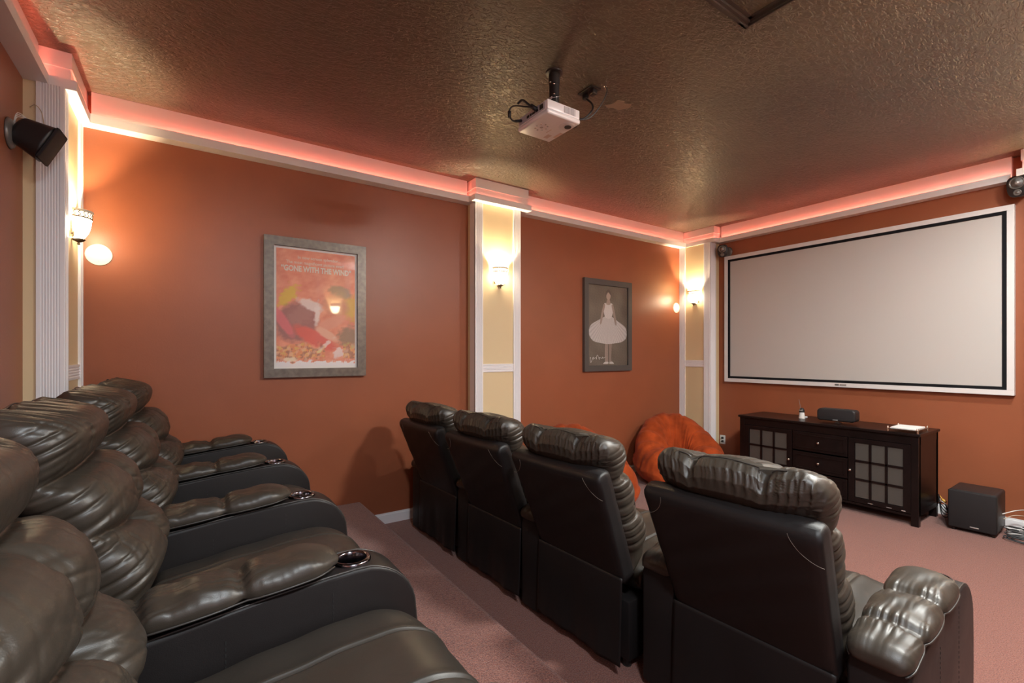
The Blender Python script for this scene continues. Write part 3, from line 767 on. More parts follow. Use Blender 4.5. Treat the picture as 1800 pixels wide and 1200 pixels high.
    V += bd*k_[:, None]; cu.data.vertices.foreach_set('co', V.ravel())
    # crown seam line over the head roll
    bm = B()
    for a, b_ in ((-.20, .20),):
        pts = []
        for yy in np.linspace(a, b_, 60): pts.append(tuple(p0+bd*(.6655-.020*math.exp(-((abs(yy)-.135)/.020)**2)+.006*math.cos(yy*math.pi/.135))+bn*.137+np.array([0, yy, .0])))
        tube(bm, pts, .0025, 5)
    obj('crown_seam', bm, M_pipe, cu)
    # seat cushion rolling over the front
    N = 110
    pth = np.array(spline([(.10, 0, .385), (.25, 0, .405), (.45, 0, .430), (.63, 0, .446), (.725, 0, .430), (.765, 0, .37), (.770, 0, .28), (.760, 0, .18), (.750, 0, .10)], N))
    tn = np.gradient(pth, axis=0); tn /= np.linalg.norm(tn, axis=1)[:, None]; nr = np.stack([-tn[:, 2], np.zeros(N), tn[:, 0]], 1)
    L_ = np.linspace(0, 1, N); X2 = pth[:, 0][:, None]
    W = .298*np.ones(N)*(1-.02*np.exp(-((L_-1)/.03)**2)); T = .072*np.sqrt(np.clip(1-np.clip((L_-.93)/.075, 0, .99)**2, 0, 1))*np.sqrt(np.clip(1-np.clip((.05-L_)/.052, 0, .99)**2, 0, 1))
    def dseat(S, y, sp):
        up = np.clip(sp*2, 0, 1)
        d = .010*np.cos(np.clip(y/.3, -1, 1)*math.pi/2)-.013*np.exp(-((np.abs(y+.02)-.115)/.007)**2)+.007*np.exp(-((np.abs(y+.02)-.115)/.03)**2)
        d = d-.010*np.exp(-((S-.60)/.012)**2)*0+.003*wob(y+S*.5, 100, 3)+.0015*wob(S, 101, 8)
        return d*up, 0*y
    loft('seat_cushion', pth, nr, None, W, T, T*.8, 5, dseat, M_leas, t, 240)
    # base frame and skirt cloth
    bm = B(); box(bm, .02, .70, -.295, .295, .045, .33, .012); obj('base', bm, M_leaf, t, 'auto')
    bm = B()
    for (a, b_) in ((.06, -.25), (.06, .25), (.62, -.25), (.62, .25)): lathe(bm, [(.02, 0), (.022, .004), (.018, .05)], 12, Matrix.Translation((a, b_, 0)))
    obj('feet', bm, M_darkm, t)
    N = 26; K = 40; bm = B(); g0 = []; g1 = []
    for i_ in range(N):
        a = i_/(N-1); row = []; row2 = []
        for k in range(K):
            yy = -.302+.604*k/(K-1)
            wv = .010*a*math.sin(yy*9+1.0)+.006*a*math.sin(yy*21+a*2)+.004*a*a*math.sin(yy*47)
            xx = -.040-.012*a+wv*.9; zz = .462-.400*a-.012*a*math.cos(yy*5)
            row.append(bm.verts.new((xx, yy*(1+.012*a), zz))); row2.append(bm.verts.new((xx+.004, yy*(1+.012*a), zz)))
        g0.append(row); g1.append(row2)
    for i_ in range(N-1):
        for k in range(K-1):
            bm.faces.new((g0[i_][k], g0[i_][k+1], g0[i_+1][k+1], g0[i_+1][k])); bm.faces.new((g1[i_][k], g1[i_+1][k], g1[i_+1][k+1], g1[i_][k+1]))
    for i_ in range(N-1):
        bm.faces.new((g0[i_][0], g0[i_+1][0], g1[i_+1][0], g1[i_][0])); bm.faces.new((g0[i_][-1], g1[i_][-1], g1[i_+1][-1], g0[i_+1][-1]))
    for k in range(K-1):
        bm.faces.new((g0[0][k], g1[0][k], g1[0][k+1], g0[0][k+1])); bm.faces.new((g0[-1][k], g0[-1][k+1], g1[-1][k+1], g1[-1][k]))
    obj('back_skirt', bm, M_leaf, t, True)
    make_arm(t, .392)
    return t
proto = make_recliner()
def tree(o):
    r = [o]
    for c_ in o.children: r += tree(c_)
    return r
for o in tree(proto):
    if o.name.split('.')[0] in ('feet', 'corner_stitching', 'piping', 'pad_piping'): o.name = {'feet': 'foot'}.get(o.name.split('.')[0], o.name); split_loose(o)
    if o.name.startswith('side_stitching'): o['kind'] = 'stuff'
def right_arm(ch):
    a = [c_ for c_ in ch.children if c_.name.startswith('armrest')][0]
    def cp(o, parent):
        c_ = o.copy(); C.objects.link(c_); c_.parent = parent
        for q in list(o.children): cp(q, c_)
        return c_
    n = cp(a, ch); n.location = (.01, -.405, 0)
spots = [
    ('F', 1.640, 3.385, 'black leather recliner seen from behind, front row, beside the poster wall'),
    ('F', 1.665, 2.60, 'black leather recliner seen from behind, front row, second from the poster wall'),
    ('F', 1.682, 1.815, 'front-row black leather recliner, third from the poster wall, seen from behind'),
    ('F', 1.755, 0.965, 'nearest front-row black leather recliner, its right armrest towards the open carpet'),
    ('R', -.225, 3.575, 'black leather recliner on the platform in the rear row, against the poster wall'),
    ('R', -.225, 2.780, 'black leather recliner on the platform, second from the poster wall in the rear row'),
    ('R', -.225, 1.955, 'rear-row black leather recliner on the platform, third from the poster wall'),
    ('R', -.225, 1.130, 'nearest rear-row black leather recliner, cut off by the lower left corner of the picture'),
]
for i, (rw, x, y, lab) in enumerate(spots):
    ch = proto if i == 0 else dup(proto)
    ch['label'] = lab; ch['group'] = 'front row of recliners' if rw == 'F' else 'rear row of recliners on the platform'
    if rw == 'R':
        for c_ in ch.children:
            if c_.name.startswith(('back_shell', 'back_cushion')): c_.location.x -= .022+.014*(i-4)
    ch.location = (x, y, 0 if rw == 'F' else PLAT); ch.rotation_euler = (0, 0, math.radians(2.3) if rw == 'F' else 0)
allrec = [o for o in C.objects if o.name.startswith('recliner')]
for ch in allrec:
    if abs(ch.location.y-.97) < .01 or abs(ch.location.y-1.13) < .01: right_arm(ch)

# ================================================================== ORANGE BEAN BAG SEATS
def beanbag(label, loc, rz):
    t = thing('bean_bag_chair', label, 'bean bag', loc, rz, 'rust orange bean bag seats')
    # horseshoe body (arms and back), back at local -x
    N, M = 150, 64; a = np.linspace(-2.45, 2.45, N)
    ab = np.abs(a); H = .80-.36*np.clip((ab-.35)/1.5, 0, 1)**1.1; H = H*np.sqrt(np.clip(1-np.clip((ab-2.05)/.42, 0, .985)**2, 0, 1))
    hwid = .205*np.sqrt(np.clip(1-np.clip((ab-2.05)/.42, 0, .985)**2, 0, 1))+.01
    R = .345+.02*np.cos(a*2)
    grooves = [-1.75, -1.1, -.42, .42, 1.1, 1.75]
    gr = sum(np.exp(-((a-g_)/.045)**2) for g_ in grooves); lob = np.abs(np.sin((a)*math.pi/.5))**.5
    ph = np.linspace(0, 2*np.pi, M, endpoint=False); cc = np.cos(ph); ss = np.sin(ph)
    V = []
    for i_ in range(N):
        e = 2.3; c_ = np.sign(cc)*np.abs(cc)**(2/e); s_ = np.sign(ss)*np.abs(ss)**(2/e)
        sc = 1-.045*gr[i_]
        dz = .008*wob(ph*.3+a[i_]*1.2, 5, 2)
        w_ = hwid[i_]*sc*c_*(1+.12*(s_ < 0)); h = H[i_]/2*(1+(s_)*sc)+dz*(s_ > 0)
        lean = .10*(h/.8)**1.5*math.cos(a[i_]*.5)            # back leans outward
        rad = R[i_]+w_+lean-.03*np.clip(s_, 0, 1)+.006*wob(a[i_]*1.5+ph*.2, 8, 3)
        V += [(-math.cos(a[i_])*r_*1.0, math.sin(a[i_])*r_*1.07, max(h_, .0)) for r_, h_ in zip(rad, h)]
    F = [(i_*M+k, i_*M+(k+1) % M, (i_+1)*M+(k+1) % M, (i_+1)*M+k) for i_ in range(N-1) for k in range(M)]
    F += [tuple(range(M))[::-1], tuple((N-1)*M+k for k in range(M))]
    me = bpy.data.meshes.new('back_and_arms'); me.from_pydata(V, [], F); me.materials.append(M_suede)
    me.polygons.foreach_set('use_smooth', [True]*len(me.polygons)); bm = B(); bm.from_mesh(me); bmesh.ops.recalc_face_normals(bm, faces=bm.faces); bm.to_mesh(me); bm.free()
    o = bpy.data.objects.new('back_and_arms', me); link(o, t)
    # seat cushion
    N, M = 44, 72; V = []
    for i_ in range(N):
        u = i_/(N-1); r = math.sin(u*math.pi); z = -math.cos(u*math.pi)
        for k in range(M):
            p = 2*math.pi*k/M; rr = .40*abs(r)**.75*(1-.035*math.exp(-(math.sin(p*4)/.25)**2))
            V.append((rr*math.cos(p)*1.12+.10, rr*math.sin(p)*.98, .175+.175*z*(1 if z < 0 else 1.15)-(.03*math.exp(-((rr)/.15)**2) if z > 0 else 0)))
    F = [(i_*M+k, i_*M+(k+1) % M, (i_+1)*M+(k+1) % M, (i_+1)*M+k) for i_ in range(N-1) for k in range(M)]
    me = bpy.data.meshes.new('seat_cushion'); me.from_pydata(V, [], F); me.materials.append(M_suede)
    me.polygons.foreach_set('use_smooth', [True]*len(me.polygons)); bm = B(); bm.from_mesh(me)
    bmesh.ops.remove_doubles(bm, verts=bm.verts, dist=1e-4); bmesh.ops.recalc_face_normals(bm, faces=bm.faces); bm.to_mesh(me); bm.free()
    o = bpy.data.objects.new('seat_cushion', me); link(o, t)
    return t
beanbag('rust orange suede bean bag seat in the corner below the corner pilaster', (4.80, 3.47, 0), math.radians(-122)).scale = (.88, .88, .955)
beanbag('rust orange suede bean bag seat mostly hidden behind the third front-row recliner', (3.27, 3.46, 0), math.radians(-100)).scale = (.88, .88, .95)

# ================================================================== MEDIA CONSOLE
cx0, cx1, cy0, cy1 = 5.225, 5.765, 1.37, 2.98
t = thing('media_console', 'long espresso wood media console with glass doors under the screen', 'cabinet', (0, 0, 0))
ZT = .815
bm = B(); box(bm, cx0-.015, cx1+.005, cy0-.015, cy1+.015, ZT-.024, ZT, .004); obj('top', bm, M_espr, t)
bm = B()
box(bm, cx0+.02, cx1, cy0, cy0+.02, .10, ZT-.024); box(bm, cx0+.02, cx1, cy1-.02, cy1, .10, ZT-.024); box(bm, cx1-.012, cx1, cy0, cy1, .10, ZT-.024)
box(bm, cx0+.02, cx1, cy0, cy1, .095, .115); box(bm, cx0+.05, cx1, cy0+.02, cy1-.02, .42, .435)
box(bm, cx0+.02, cx1, 1.885, 1.905, .10, ZT-.03); box(bm, cx0+.02, cx1, 2.405, 2.425, .10, ZT-.03)
obj('carcass', bm, M_espr, t)
bm = B(); box(bm, cx0+.004, cx0+.022, cy0+.05, cy1-.05, .715, ZT-.024, .002); obj('apron', bm, M_espr, t)
bm = B(); box(bm, cx0+.004, cx0+.022, cy0+.05, cy1-.05, .078, .100, .002); obj('bottom_rail', bm, M_espr, t)
for (a, b_) in ((cx0, cy0), (cx0, cy1-.055), (cx1-.055, cy0), (cx1-.055, cy1-.055)):
    bm = B(); box(bm, a, a+.055, b_, b_+.055, 0, ZT-.024, .003); obj('leg', bm, M_espr, t)
bm = B(); box(bm, cx0+.05, cx1-.05, cy0-.002, cy0+.008, .10, .14); box(bm, cx0+.05, cx1-.05, cy0-.002, cy0+.008, .72, ZT-.026)
bm2 = bm; obj('side_rails', bm2, M_espr, t)
def knob(parent, x, y, z):
    bm = B(); lathe(bm, [(.005, 0), (.005, .010), (.010, .014), (.013, .019), (.012, .026), (.006, .030), (0, .031)], 16, Matrix.Translation((x, y, z)) @ Matrix.Rotation(-math.pi/2, 4, 'Y'))
    return obj('knob', bm, M_nick, parent, True)
def door(y0, y1, ky):
    z0, z1 = .105, .712
    bm = B(); x0, x1 = cx0-.002, cx0+.018; sw = .052
    box(bm, x0, x1, y0, y0+sw, z0, z1, .002); box(bm, x0, x1, y1-sw, y1, z0, z1, .002)
    box(bm, x0, x1, y0+sw, y1-sw, z0, z0+.045, .002); box(bm, x0, x1, y0+sw, y1-sw, z1-.040, z1, .002)
    d = obj('door', bm, M_espr, t)
    iy0, iy1, iz0, iz1 = y0+sw, y1-sw, z0+.045, z1-.040
    for k in (1, 2):
        yy = iy0+(iy1-iy0)*k/3; bm = B(); box(bm, x0+.002, x1-.004, yy-.010, yy+.010, iz0, iz1, .002); obj('muntin', bm, M_espr, d)
        zz = iz0+(iz1-iz0)*k/3; bm = B(); box(bm, x0+.002, x1-.004, iy0, iy1, zz-.010, zz+.010, .002); obj('muntin', bm, M_espr, d)
    for i_ in range(3):
        for k in range(3):
            a = iy0+(iy1-iy0)*i_/3; b_ = iy0+(iy1-iy0)*(i_+1)/3; c_ = iz0+(iz1-iz0)*k/3; e = iz0+(iz1-iz0)*(k+1)/3
            bm = B(); box(bm, x0+.010, x0+.013, a+.004, b_-.004, c_+.004, e-.004); obj('glass_pane', bm, M_pane, d)
    knob(d, x0, ky, .405)
door(1.425, 1.900, 1.880); door(2.412, 2.925, 2.436)
for (z0, z1) in ((.520, .712), (.312, .505), (.105, .300)):
    bm = B(); box(bm, cx0-.002, cx0+.018, 1.907, 2.405, z0, z1, .002); d = obj('drawer', bm, M_espr, t)
    bm = B()
    for (a, b_, c_, e) in ((1.935, 2.377, z1-.036, z1-.028), (1.935, 2.377, z0+.028, z0+.036), (1.935, 1.943, z0+.028, z1-.028), (2.369, 2.377, z0+.028, z1-.028)): box(bm, cx0-.006, cx0, a, b_, c_, e, .002)
    obj('moulding', bm, M_espr, d)
    knob(d, cx0-.002, 2.156, (z0+z1)/2)
bm = B(); box(bm, cx0-.004, cx0, 1.70, 1.74, .118, .122); box(bm, cx0-.004, cx0, 1.56, 1.60, .118, .122); box(bm, cx0-.004, cx0, 1.46, 1.49, .116, .124); obj('hinge_tabs', bm, M_silv, t)

# small things on the console
t = thing('cordless_gadget', 'small white device with black domed top and thin aerial, on the left of the console', 'gadget', (5.49, 2.433, ZT))
bm = B(); lathe(bm, [(.030, 0), (.031, .004), (.024, .062), (.0235, .066), (0, .066)], 24); obj('white_base', bm, M_plast, t, 'auto')
bm = B(); lathe(bm, [(.026, .066), (.027, .072), (.025, .090), (.018, .106), (.008, .113), (0, .114)], 24); o = obj('black_dome', bm, M_cableb, t, True)
for k in range(3):
    bm = B(); lathe(bm, [(0, 0), (.005, .001), (.006, .004), (0, .005)], 10, Matrix.Translation((-.022, -.012+k*.012, .088)) @ Matrix.Rotation(-math.pi/2, 4, 'Y')); obj('button', bm, M_silv, o)
bm = B(); tube(bm, [(0, .012, .10), (-.004, .020, .16), (-.006, .028, .205)], .0018, 6); obj('aerial', bm, M_silv, t)
bm = B(); lathe(bm, [(.014, 0), (.017, .003), (.014, .010), (0, .013)], 16, Matrix.Translation((5.60, 2.44, ZT))); tube(bm, [(5.60, 2.44, ZT+.003), (5.56, 2.442, ZT+.003), (5.52, 2.436, ZT+.003)], .002, 5)
tag(obj('puck_sensor', bm, M_plast, None, True), 'tiny white puck on a short wire beside the domed gadget', 'sensor')
# centre speaker
t = thing('centre_speaker', 'low black centre speaker with rounded ends standing on the console', 'speaker', (5.42, 2.06, ZT), math.radians(3))
def arch(hw_, z0, z1, r, crown):
    pts = []
    for cx_, cz_, a0 in ((hw_-r, z0+r, -90), (hw_-r, z1-r, 0), (-hw_+r, z1-r, 90), (-hw_+r, z0+r, 180)):
        for k in range(7):
            a = math.radians(a0+15*k); x_ = cx_+r*math.cos(a); z_ = cz_+r*math.sin(a)
            pts.append((x_, z_+(crown*(1-(x_/hw_)**2) if z_ > (z0+z1)/2 else 0)))
    return pts
bm = B(); prism(bm, arch(.168, .022, .138, .030, .014), 'x', -.070, .062, .012); obj('cabinet', bm, M_black, t, 'auto')
bm = B(); prism(bm, arch(.160, .028, .132, .026, .013), 'x', -.080, -.060, .006); obj('grille', bm, M_blackfab, t, 'auto')
bm = B(); box(bm, -.083, -.079, -.022, .022, .030, .040, .002); obj('badge', bm, M_silv, t)
bm = B(); lathe(bm, [(.035, 0), (.036, .003), (.014, .010), (.012, .030), (0, .030)], 24); obj('foot', bm, M_silv, t, 'auto')
# glass tray with papers
t = thing('glass_tray', 'glass tray with chrome posts on the right end of the console', 'tray', (5.365, 1.485, ZT), math.radians(2))
bm = B(); box(bm, -.165, .165, -.110, .110, .024, .030, .001); obj('glass_shelf', bm, M_glass, t)
for a in (-.150, .150):
    for b_ in (-.105, .105):
        bm = B(); lathe(bm, [(.007, 0), (.007, .044), (.005, .047), (0, .047)], 14, Matrix.Translation((a, b_, 0))); obj('chrome_post', bm, M_nick, t, 'auto')
t = thing('paper_stack', 'stack of white paper lying in the glass tray', 'paper', (5.365, 1.485, ZT+.0305), math.radians(2))
for k in range(5):
    bm = B(); box(bm, -.138, .138, -.092, .092, k*.0016, k*.0016+.0014); o = obj('sheet', bm, M_paper, t); o.rotation_euler = (0, 0, (k-2)*.006)

# subwoofer
t = thing('subwoofer', 'black cube subwoofer on the carpet right of the console', 'speaker', (5.60, 1.078, 0), math.radians(1.5))
bm = B(); box(bm, -.17, .19, -.150, .150, .025, .350, .022, 4); obj('cabinet', bm, M_black, t, True)
bm = B(); box(bm, -.186, -.165, -.149, .149, .027, .348, .012, 3); obj('grille', bm, M_blackfab, t, 'auto')
for a in (-.14, .15):
    for b_ in (-.12, .12):
        bm = B(); lathe(bm, [(.014, 0), (.016, .004), (.014, .028)], 12, Matrix.Translation((a, b_, 0))); obj('foot', bm, M_black, t)
bm = B(); box(bm, -.189, -.185, -.045, .010, .052, .061, .001); obj('badge', bm, M_silv, t)

# outlet by the corner pilaster
t = thing('wall_outlet', 'white wall outlet low on the wall between the corner pilaster and the console', 'outlet', (XS, 3.585, CH-1.13))
bm = B(); box(bm, -.006, 0, -.037, .037, -.058, .058, .002); obj('cover', bm, M_plast, t)
for dz in (-.022, .022):
    bm = B(); box(bm, -.008, -.005, -.014, .014, dz-.014, dz+.014, .003); s_ = obj('socket', bm, M_black, t)
    bm = B(); box(bm, -.030, -.008, -.010, .010, dz-.008, dz+.008, .002); obj('plug', bm, M_cableb, t)

# cables behind the subwoofer
def coil(name, label, cx_, cy_, r0, n, m, rad, z0, seed, cat='cable'):
    r = np.random.RandomState(seed); pts = []
    for i_ in range(n*24):
        a = i_/24*2*math.pi; rr = r0*(1+.25*math.sin(a*.37+seed)+.1*math.sin(a*1.9))
        pts.append((cx_+rr*math.cos(a)*.7+.02*math.sin(a*.21+seed), cy_+rr*math.sin(a), z0+rad+.010*(1+math.sin(a*.53+seed))*(i_/(n*24))+.006*(i_//24)))
    bm = B(); tube(bm, pts, rad, 6); return tag(obj(name, bm, m, None, True), label, cat)
coil('cable_coil', 'loosely coiled grey cables on the carpet right of the subwoofer', 5.52, .775, .095, 6, M_cableg, .0045, 0, 2)
coil('cable_coil', 'black cable looped over the power strip beside the subwoofer', 5.62, .83, .070, 3, M_cableb, .004, .05, 5)
bm = B(); tube(bm, [tuple(p) for p in spline([(5.62, .925, .17), (5.70, .86, .20), (5.66, .78, .235), (5.60, .70, .26), (5.62, .62, .24)], 40)], .004, 8)
tag(obj('white_cable', bm, M_cablew, None, True), 'white cable rising along the wall right of the subwoofer', 'cable')
bm = B(); tube(bm, [tuple(p) for p in spline([(5.66, .925, .12), (5.74, .87, .15), (5.72, .76, .17), (5.66, .66, .20)], 40)], .0035, 8)
tag(obj('white_cable', bm, mat('beige_cable', (.5, .40, .30), .5), None, True), 'beige cable under the white one, right of the subwoofer', 'cable')
t = thing('power_strip', 'white power strip lying behind the cables right of the subwoofer', 'power strip', (5.70, .80, 0), math.radians(12))
bm = B(); box(bm, -.05, .07, -.11, .11, 0, .042, .005); obj('housing', bm, M_plast, t)
for k in range(4):
    bm = B(); box(bm, -.018, .018, -.09+k*.047, -.06+k*.047, .041, .044); obj('socket', bm, M_grey, t)
bm = B()
for k in range(5):
    tube(bm, [tuple(p) for p in spline([(5.70+.01*k, 1.36, .13+.02*k), (5.66-.01*k, 1.31, .16-.025*k), (5.68, 1.28, .10-.015*k), (5.70, 1.26+.01*k, .05+.02*k)], 16)], .004, 6)
tag(obj('cable_bundle', bm, M_cableb, None, True), 'tangle of black cables between console and subwoofer', 'cable')
for k, (mm, lab) in enumerate(((mat('yellow_connector', (.75, .42, .08), .4), 'orange yellow plug hanging between console and subwoofer'), (M_plast, 'white plug hanging between console and subwoofer'))):
    bm = B(); tube(bm, [(5.60, 1.30-.035*k, .20-.045*k), (5.585, 1.275-.03*k, .185-.05*k)], .011-.001*k, 10); tube(bm, [(5.60, 1.30-.035*k, .20-.045*k), (5.66, 1.33, .215-.04*k), (5.71, 1.345, .19)], .0035, 6)
    tag(obj('cable_plug', bm, mm, None, True), lab, 'plug')

# ================================================================== PROJECTOR
t = thing('projector', 'white ceiling projector hanging upside down on a short black pole', 'projector', (1.788, 2.220, ZC))
ZB = CH+1.37-ZC
bm = B(); box(bm, -.126, .126, -.148, .148, ZB, ZB+.030, .012, 4); box(bm, -.122, .122, -.144, .144, ZB+.028, ZB+.082, .006, 2); o_b = obj('body', bm, M_projw, t, 'auto')
bm = B()
for k in range(9): box(bm, .0+.010*k, .0045+.010*k, -.1465, -.143, ZB+.036, ZB+.074)
obj('side_vent', bm, M_vent, o_b)
bm = B(); box(bm, -.1245, -.121, -.118, .128, ZB+.034, ZB+.076); pp = obj('port_panel', bm, M_ports, o_b)
bm = B()
for k, (a, b_, c_, e) in enumerate(((-.105, -.075, .042, .068), (-.06, -.035, .044, .056), (-.028, -.004, .044, .056), (.005, .018, .045, .058), (.028, .05, .044, .058))): box(bm, -.127, -.124, a, b_, ZB+c_, ZB+e)
obj('port', bm, M_black, pp)
bm = B(); lathe(bm, [(.052, 0), (.054, .001), (.048, -.003), (.0, -.003)], 32, Matrix.Translation((.072, -.082, ZB)) @ Matrix.Diagonal((.85, 1, 1, 1))); obj('lens_recess', bm, mat('recess_white', (.7, .68, .7), .3), o_b, 'auto')
bm = B(); lathe(bm, [(.021, 0), (.021, -.006), (.016, -.007), (0, -.006)], 20, Matrix.Translation((.080, -.085, ZB-.001))); obj('focus_ring', bm, M_black, o_b, 'auto')
bm = B(); lathe(bm, [(.036, -.01), (.036, .012), (.030, .014), (.028, .004), (0, .004)], 28, Matrix.Translation((.126, -.085, ZB+.040)) @ Matrix.Rotation(math.pi/2, 4, 'Y')); obj('lens', bm, M_black, o_b, 'auto')
bm = B()
for k in range(8):
    a = k/8*6.28; lathe(bm, [(.006, 0), (.006, -.0015), (0, -.002)], 10, Matrix.Translation((-.045+.034*math.cos(a), .012+.040*math.sin(a), ZB)))
obj('buttons', bm, M_silv, o_b)
bm = B(); lathe(bm, [(.011, 0), (.011, -.0015), (0, -.002)], 14, Matrix.Translation((-.045, .012, ZB))); obj('menu_button', bm, M_silv, o_b)
bm = B(); box(bm, .02, .026, .0, .05, ZB-.0006, ZB+.002); box(bm, .045, .075, .06, .11, ZB-.0006, ZB+.002); box(bm, .095, .115, .0, .075, ZB-.0006, ZB+.002); obj('label_print', bm, mat('warm_grey_print', (.55, .42, .38), .4), o_b)
px_, py_ = .020, -.030
bm = B(); lathe(bm, [(.0305, ZB+.10), (.0305, -.006)], 28, Matrix.Translation((px_, py_, 0))); lathe(bm, [(.032, -.075), (.033, -.07), (.033, -.012), (.050, -.008), (.052, 0)], 28, Matrix.Translation((px_, py_, 0))); o_p = obj('pole', bm, M_black, t, 'auto')
bm = B(); box(bm, px_-.06, px_+.06, py_-.06, py_+.06, ZB+.082, ZB+.094, .003)
for a, b_ in ((-.09, -.09), (-.09, .09), (.05, -.09), (.05, .09)): tube(bm, [(px_, py_, ZB+.092), (a, b_, ZB+.083)], .007, 6)
obj('mount_bracket', bm, M_black, t)
bm = B()
for a, z in ((.3, -.085), (.3, -.145), (2.6, -.07)): lathe(bm, [(.006, 0), (.006, .006), (0, .008)], 10, Matrix.Translation((px_, py_, z)) @ Matrix.Rotation(-2.2-a*.3, 4, 'Z') @ Matrix.Translation((.031, 0, 0)) @ Matrix.Rotation(math.pi/2, 4, 'Y'))
obj('bolt', bm, M_nick, o_p, True)
bm = B(); tube(bm, [(px_+.034*math.cos(a), py_+.034*math.sin(a), -.150+.018*math.sin(a+1.0)) for a in np.linspace(0, 6.283, 30)[:-1]], .0014, 5, True); obj('wire_tie', bm, M_silv, o_p)
bm = B(); box(bm, px_-.034, px_-.0305, py_-.018, py_+.018, -.172, -.160); obj('pole_label', bm, M_ports, o_p)
# cables from the projector
T0 = Vector((1.788, 2.220, 0))
def cable(label, pts, r, m, plug=None):
    bm = B(); tube(bm, [tuple(p) for p in spline(pts, 48)], r, 8)
    for a, b_, rr in (plug or []): tube(bm, [a, b_], rr, 10)
    return tag(obj('projector_cable', bm, m, None, True), label, 'cable')
zp = CH+1.37
cable('black video cable looping out of the left of the projector', [(1.66, 2.325, zp+.055), (1.60, 2.33, zp+.04), (1.585, 2.345, zp+.085), (1.60, 2.33, zp+.125), (1.66, 2.27, zp+.115), (1.70, 2.22, zp+.10)], .0045, M_cableb,
      [((1.586, 2.345, zp+.06), (1.588, 2.346, zp+.098), .010), ((1.62, 2.33, zp+.042), (1.662, 2.325, zp+.055), .008)])
cable('thick black plug and lead on top of the projector', [(1.664, 2.17, zp+.060), (1.63, 2.20, zp+.085), (1.61, 2.24, zp+.125), (1.60, 2.275, zp+.118)], .007, M_cableb, [((1.66, 2.17, zp+.055), (1.636, 2.195, zp+.08), .013)])
cable('black power cable curving from the projector up to the ceiling outlet', [(1.905, 2.14, zp+.055), (1.965, 2.10, zp+.06), (2.02, 2.085, zp+.12), (2.10, 2.17, zp+.22), (2.12, 2.245, ZC-.035)], .006, M_cableb)
cable('grey signal cable beside the power cable, ending at the ceiling fitting', [(1.905, 2.12, zp+.045), (1.98, 2.07, zp+.055), (2.06, 2.05, zp+.15), (2.12, 2.06, zp+.25), (2.155, 2.10, ZC-.02)], .0035, M_cableg)
t = thing('ceiling_outlet', 'black ceiling outlet with plugs, right of the projector pole', 'outlet', (2.121, 2.216, ZC), math.radians(-90))
bm = B(); box(bm, -.065, .065, -.042, .042, -.008, 0, .002); obj('cover', bm, M_black, t)
bm = B(); box(bm, -.052, -.018, -.015, .015, -.040, -.008, .006); obj('plug', bm, M_cableb, t)
bm = B(); box(bm, .010, .058, -.020, .020, -.045, -.008, .010); obj('plug', bm, M_black, t)
t = thing('coax_fitting', 'shiny metal cable fitting in the ceiling beside the black outlet', 'fitting', (2.155, 2.105, ZC))
bm = B(); lathe(bm, [(.010, 0), (.010, -.012), (.006, -.014), (.006, -.026), (0, -.027)], 12); obj('fitting_nut', bm, M_nick, t, 'auto')
r = np.random.RandomState(4)
bm = B(); prism(bm, [(2.33, 2.28), (2.37, 2.29), (2.40, 2.27), (2.45, 2.27), (2.49, 2.21), (2.47, 2.17), (2.42, 2.19), (2.40, 2.17), (2.35, 2.19), (2.36, 2.23)], 'z', ZC-.0025, ZC+.002)
tag(obj('plaster_patch', bm, M_patch), 'pale bare patch on the ceiling right of the projector', 'patch')

